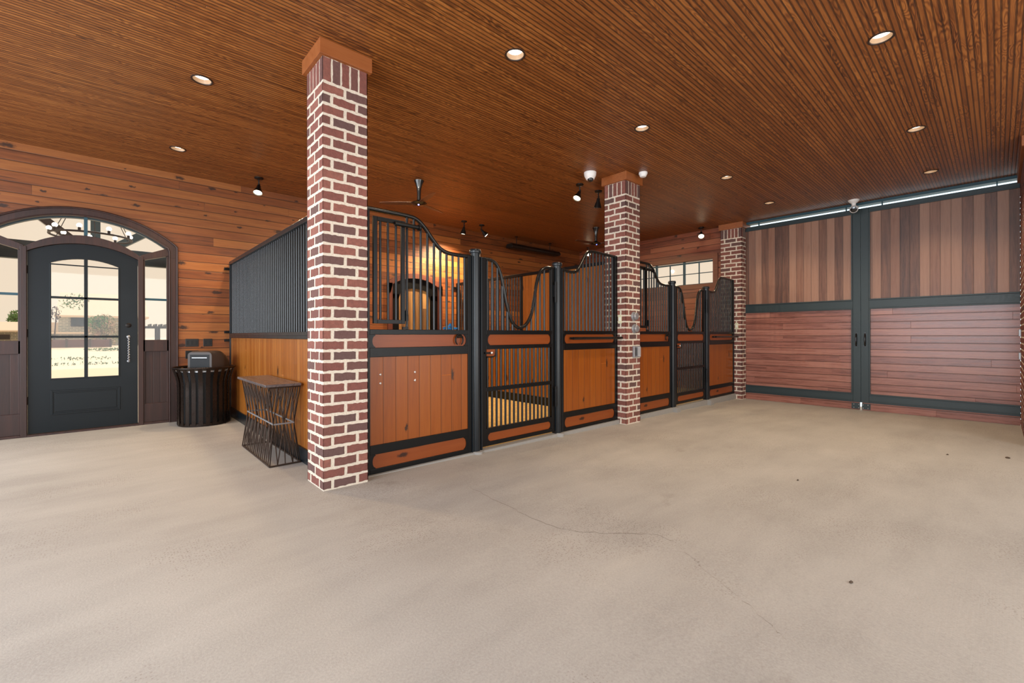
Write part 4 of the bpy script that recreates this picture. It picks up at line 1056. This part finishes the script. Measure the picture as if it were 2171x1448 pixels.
# far house
t = thing('house', 'pale brick two-storey house far beyond the yard, seen through the door panes', 'house', (-2.2, 32, .7))
MB().box(-1.62, 1.5, 30.0, 34, .7, 2.15).build('wall', M['hbrick'], t)
MB().box(-6.5, -1.62, 31.0, 34, .7, 1.5).build('wall', M['hbrick'], t)
MB().add([(-1.75,29.8,2.24),(1.7,29.8,2.24),(1.7,34,3.6),(-1.75,34,3.6),(-1.75,29.8,2.15),(1.7,29.8,2.15),(1.7,34,2.15),(-1.75,34,2.15)],
   [(0,1,2,3),(4,7,6,5),(0,4,5,1),(1,5,6,2),(2,6,7,3),(3,7,4,0)]).build('roof', M['roofc'], t)
MB().add([(-6.7,30.4,1.52),(-1.5,30.4,1.52),(-1.5,32.5,1.95),(-6.7,32.5,1.95),(-6.7,30.4,1.46),(-1.5,30.4,1.46),(-1.5,32.5,1.46),(-6.7,32.5,1.46)],
   [(0,1,2,3),(4,7,6,5),(0,4,5,1),(1,5,6,2),(2,6,7,3),(3,7,4,0)]).build('roof', M['roofc'], t)
wn_ = MB(); rect_frame(wn_, -1.2, -.66, 1.72, 2.13, .03, 29.93, 30.02); wn_.box(-.98, -.95, 29.93, 30.02, 1.75, 2.10)
wno = wn_.build('window', M['plate'], t); MB().box(-1.17, -.69, 29.98, 29.99, 1.75, 2.1).build('pane', M['dglass'], wno)
MB().box(-3.9, -3.25, 30.95, 31.02, 1.1, 1.33).build('window', M['plate'], t)
MB().box(-2.0, 1.4, 29.2, 30.0, 1.36, 1.44).build('lower_eave', M['roofc'], t)
# fence in front of it
t = thing('yard_fence', 'low reddish-brown fence in front of the far house', 'fence', (-.4, 26, .7))
MB().box(-1.9, .2, 26, 26.05, .7, 1.10).build('board_panel', M['fence'], t)
for x in (-1.9, -1.2, -.5, .15): MB().box(x, x+.07, 25.94, 26.07, .7, 1.13).build('fence_post', M['bark'], t)
# planting
def foliage(c, r, n, seed, mat, ls=.09, par=None, name='foliage'):
    r_ = random.Random(seed); m = MB()
    for i in range(n):
        d = Vector((r_.gauss(0,1), r_.gauss(0,1), r_.gauss(0,1))).normalized()*(r_.random()**.4)
        p = Vector(c) + Vector((d.x*r[0], d.y*r[1], d.z*r[2])); a = Euler((r_.random()*6, r_.random()*6, r_.random()*6)).to_matrix()
        q = [a @ Vector(v)*ls for v in ((-1,0,0), (0,-.45,.1), (1,0,0), (0,.45,.1))]; m.add([p+v for v in q], [(0,1,2,3)])
    return m.build(name, mat, par)
t = thing('garden_shrub', 'large pink and green flowering shrub beyond the yard, seen through the right door panes', 'shrub', (0, 27, .7), 0, None)
foliage((0, 27, 1.5), (.58, .5, .74), 2000, 1, M['leaves2'], .06, t); foliage((-.2, 26.8, 1.85), (.42, .4, .3), 350, 2, M['leaves'], .06, t, 'dark_foliage')
MB().cyl((0, 27, .7), (0, 27, 1.3), .08, .04, 10).build('stem', M['bark'], t)
t = thing('garden_tree', 'green leafy tree behind the pale roof, seen through the left sidelight', 'tree', (-3.5, 35, .7), 0, None)
foliage((-3.3, 35, 2.2), (.5, .5, .45), 700, 3, M['leaves'], .08, t); MB().cyl((-3.5, 35, .7), (-3.5, 35, 2.2), .12, .06, 10).build('trunk', M['bark'], t)
t = thing('garden_tree', 'thin branching tree beside the far house, seen through the left door panes', 'tree', (-1.6, 27, .7), 0, None)
foliage((-1.0, 27, 2.75), (.5, .4, .38), 110, 4, M['leaves'], .06, t); foliage((-1.55, 27, 2.2), (.2, .2, .35), 60, 5, M['bark'], .06, t, 'twigs')
MB().cyl((-1.6, 27, .7), (-1.5, 27, 2.5), .03, .015, 8).build('trunk', M['bark'], t)
for i, (x, y, z, w, n, lb) in enumerate(((.1, 24, .72, .75, 260, 'row of low green plants at the far yard edge'), (-.4, 20.5, .52, 1.0, 90, 'scattered small plants in the middle of the yard'),
                               (-.5, 19.0, .41, 1.2, 110, 'nearest thin line of small plants across the yard'))):
    t = tag(foliage((x, y, z), (w, .12, .06), n, 10+i, M['leaves'], .035, None, 'low_plants'), lb, 'plants'); t['kind'] = 'stuff'
t = thing('pergola', 'dark garden pergola far outside, seen through the right sidelight', 'pergola', (1.9, 22, .5))
for i in range(7): MB().box(1.25+i*.16, 1.29+i*.16, 21.3, 22.7, 1.62, 1.70).build('rafter', M['plate'], t)
for y in (21.5, 22.4): MB().box(1.1, 2.6, y-.04, y+.04, 1.54, 1.62).build('beam', M['plate'], t)
for x, y in ((1.5, 21.5), (2.4, 21.5), (1.5, 22.4), (2.4, 22.4)): MB().box(x-.05, x+.05, y-.05, y+.05, .4, 1.54).build('post', M['plate'], t)
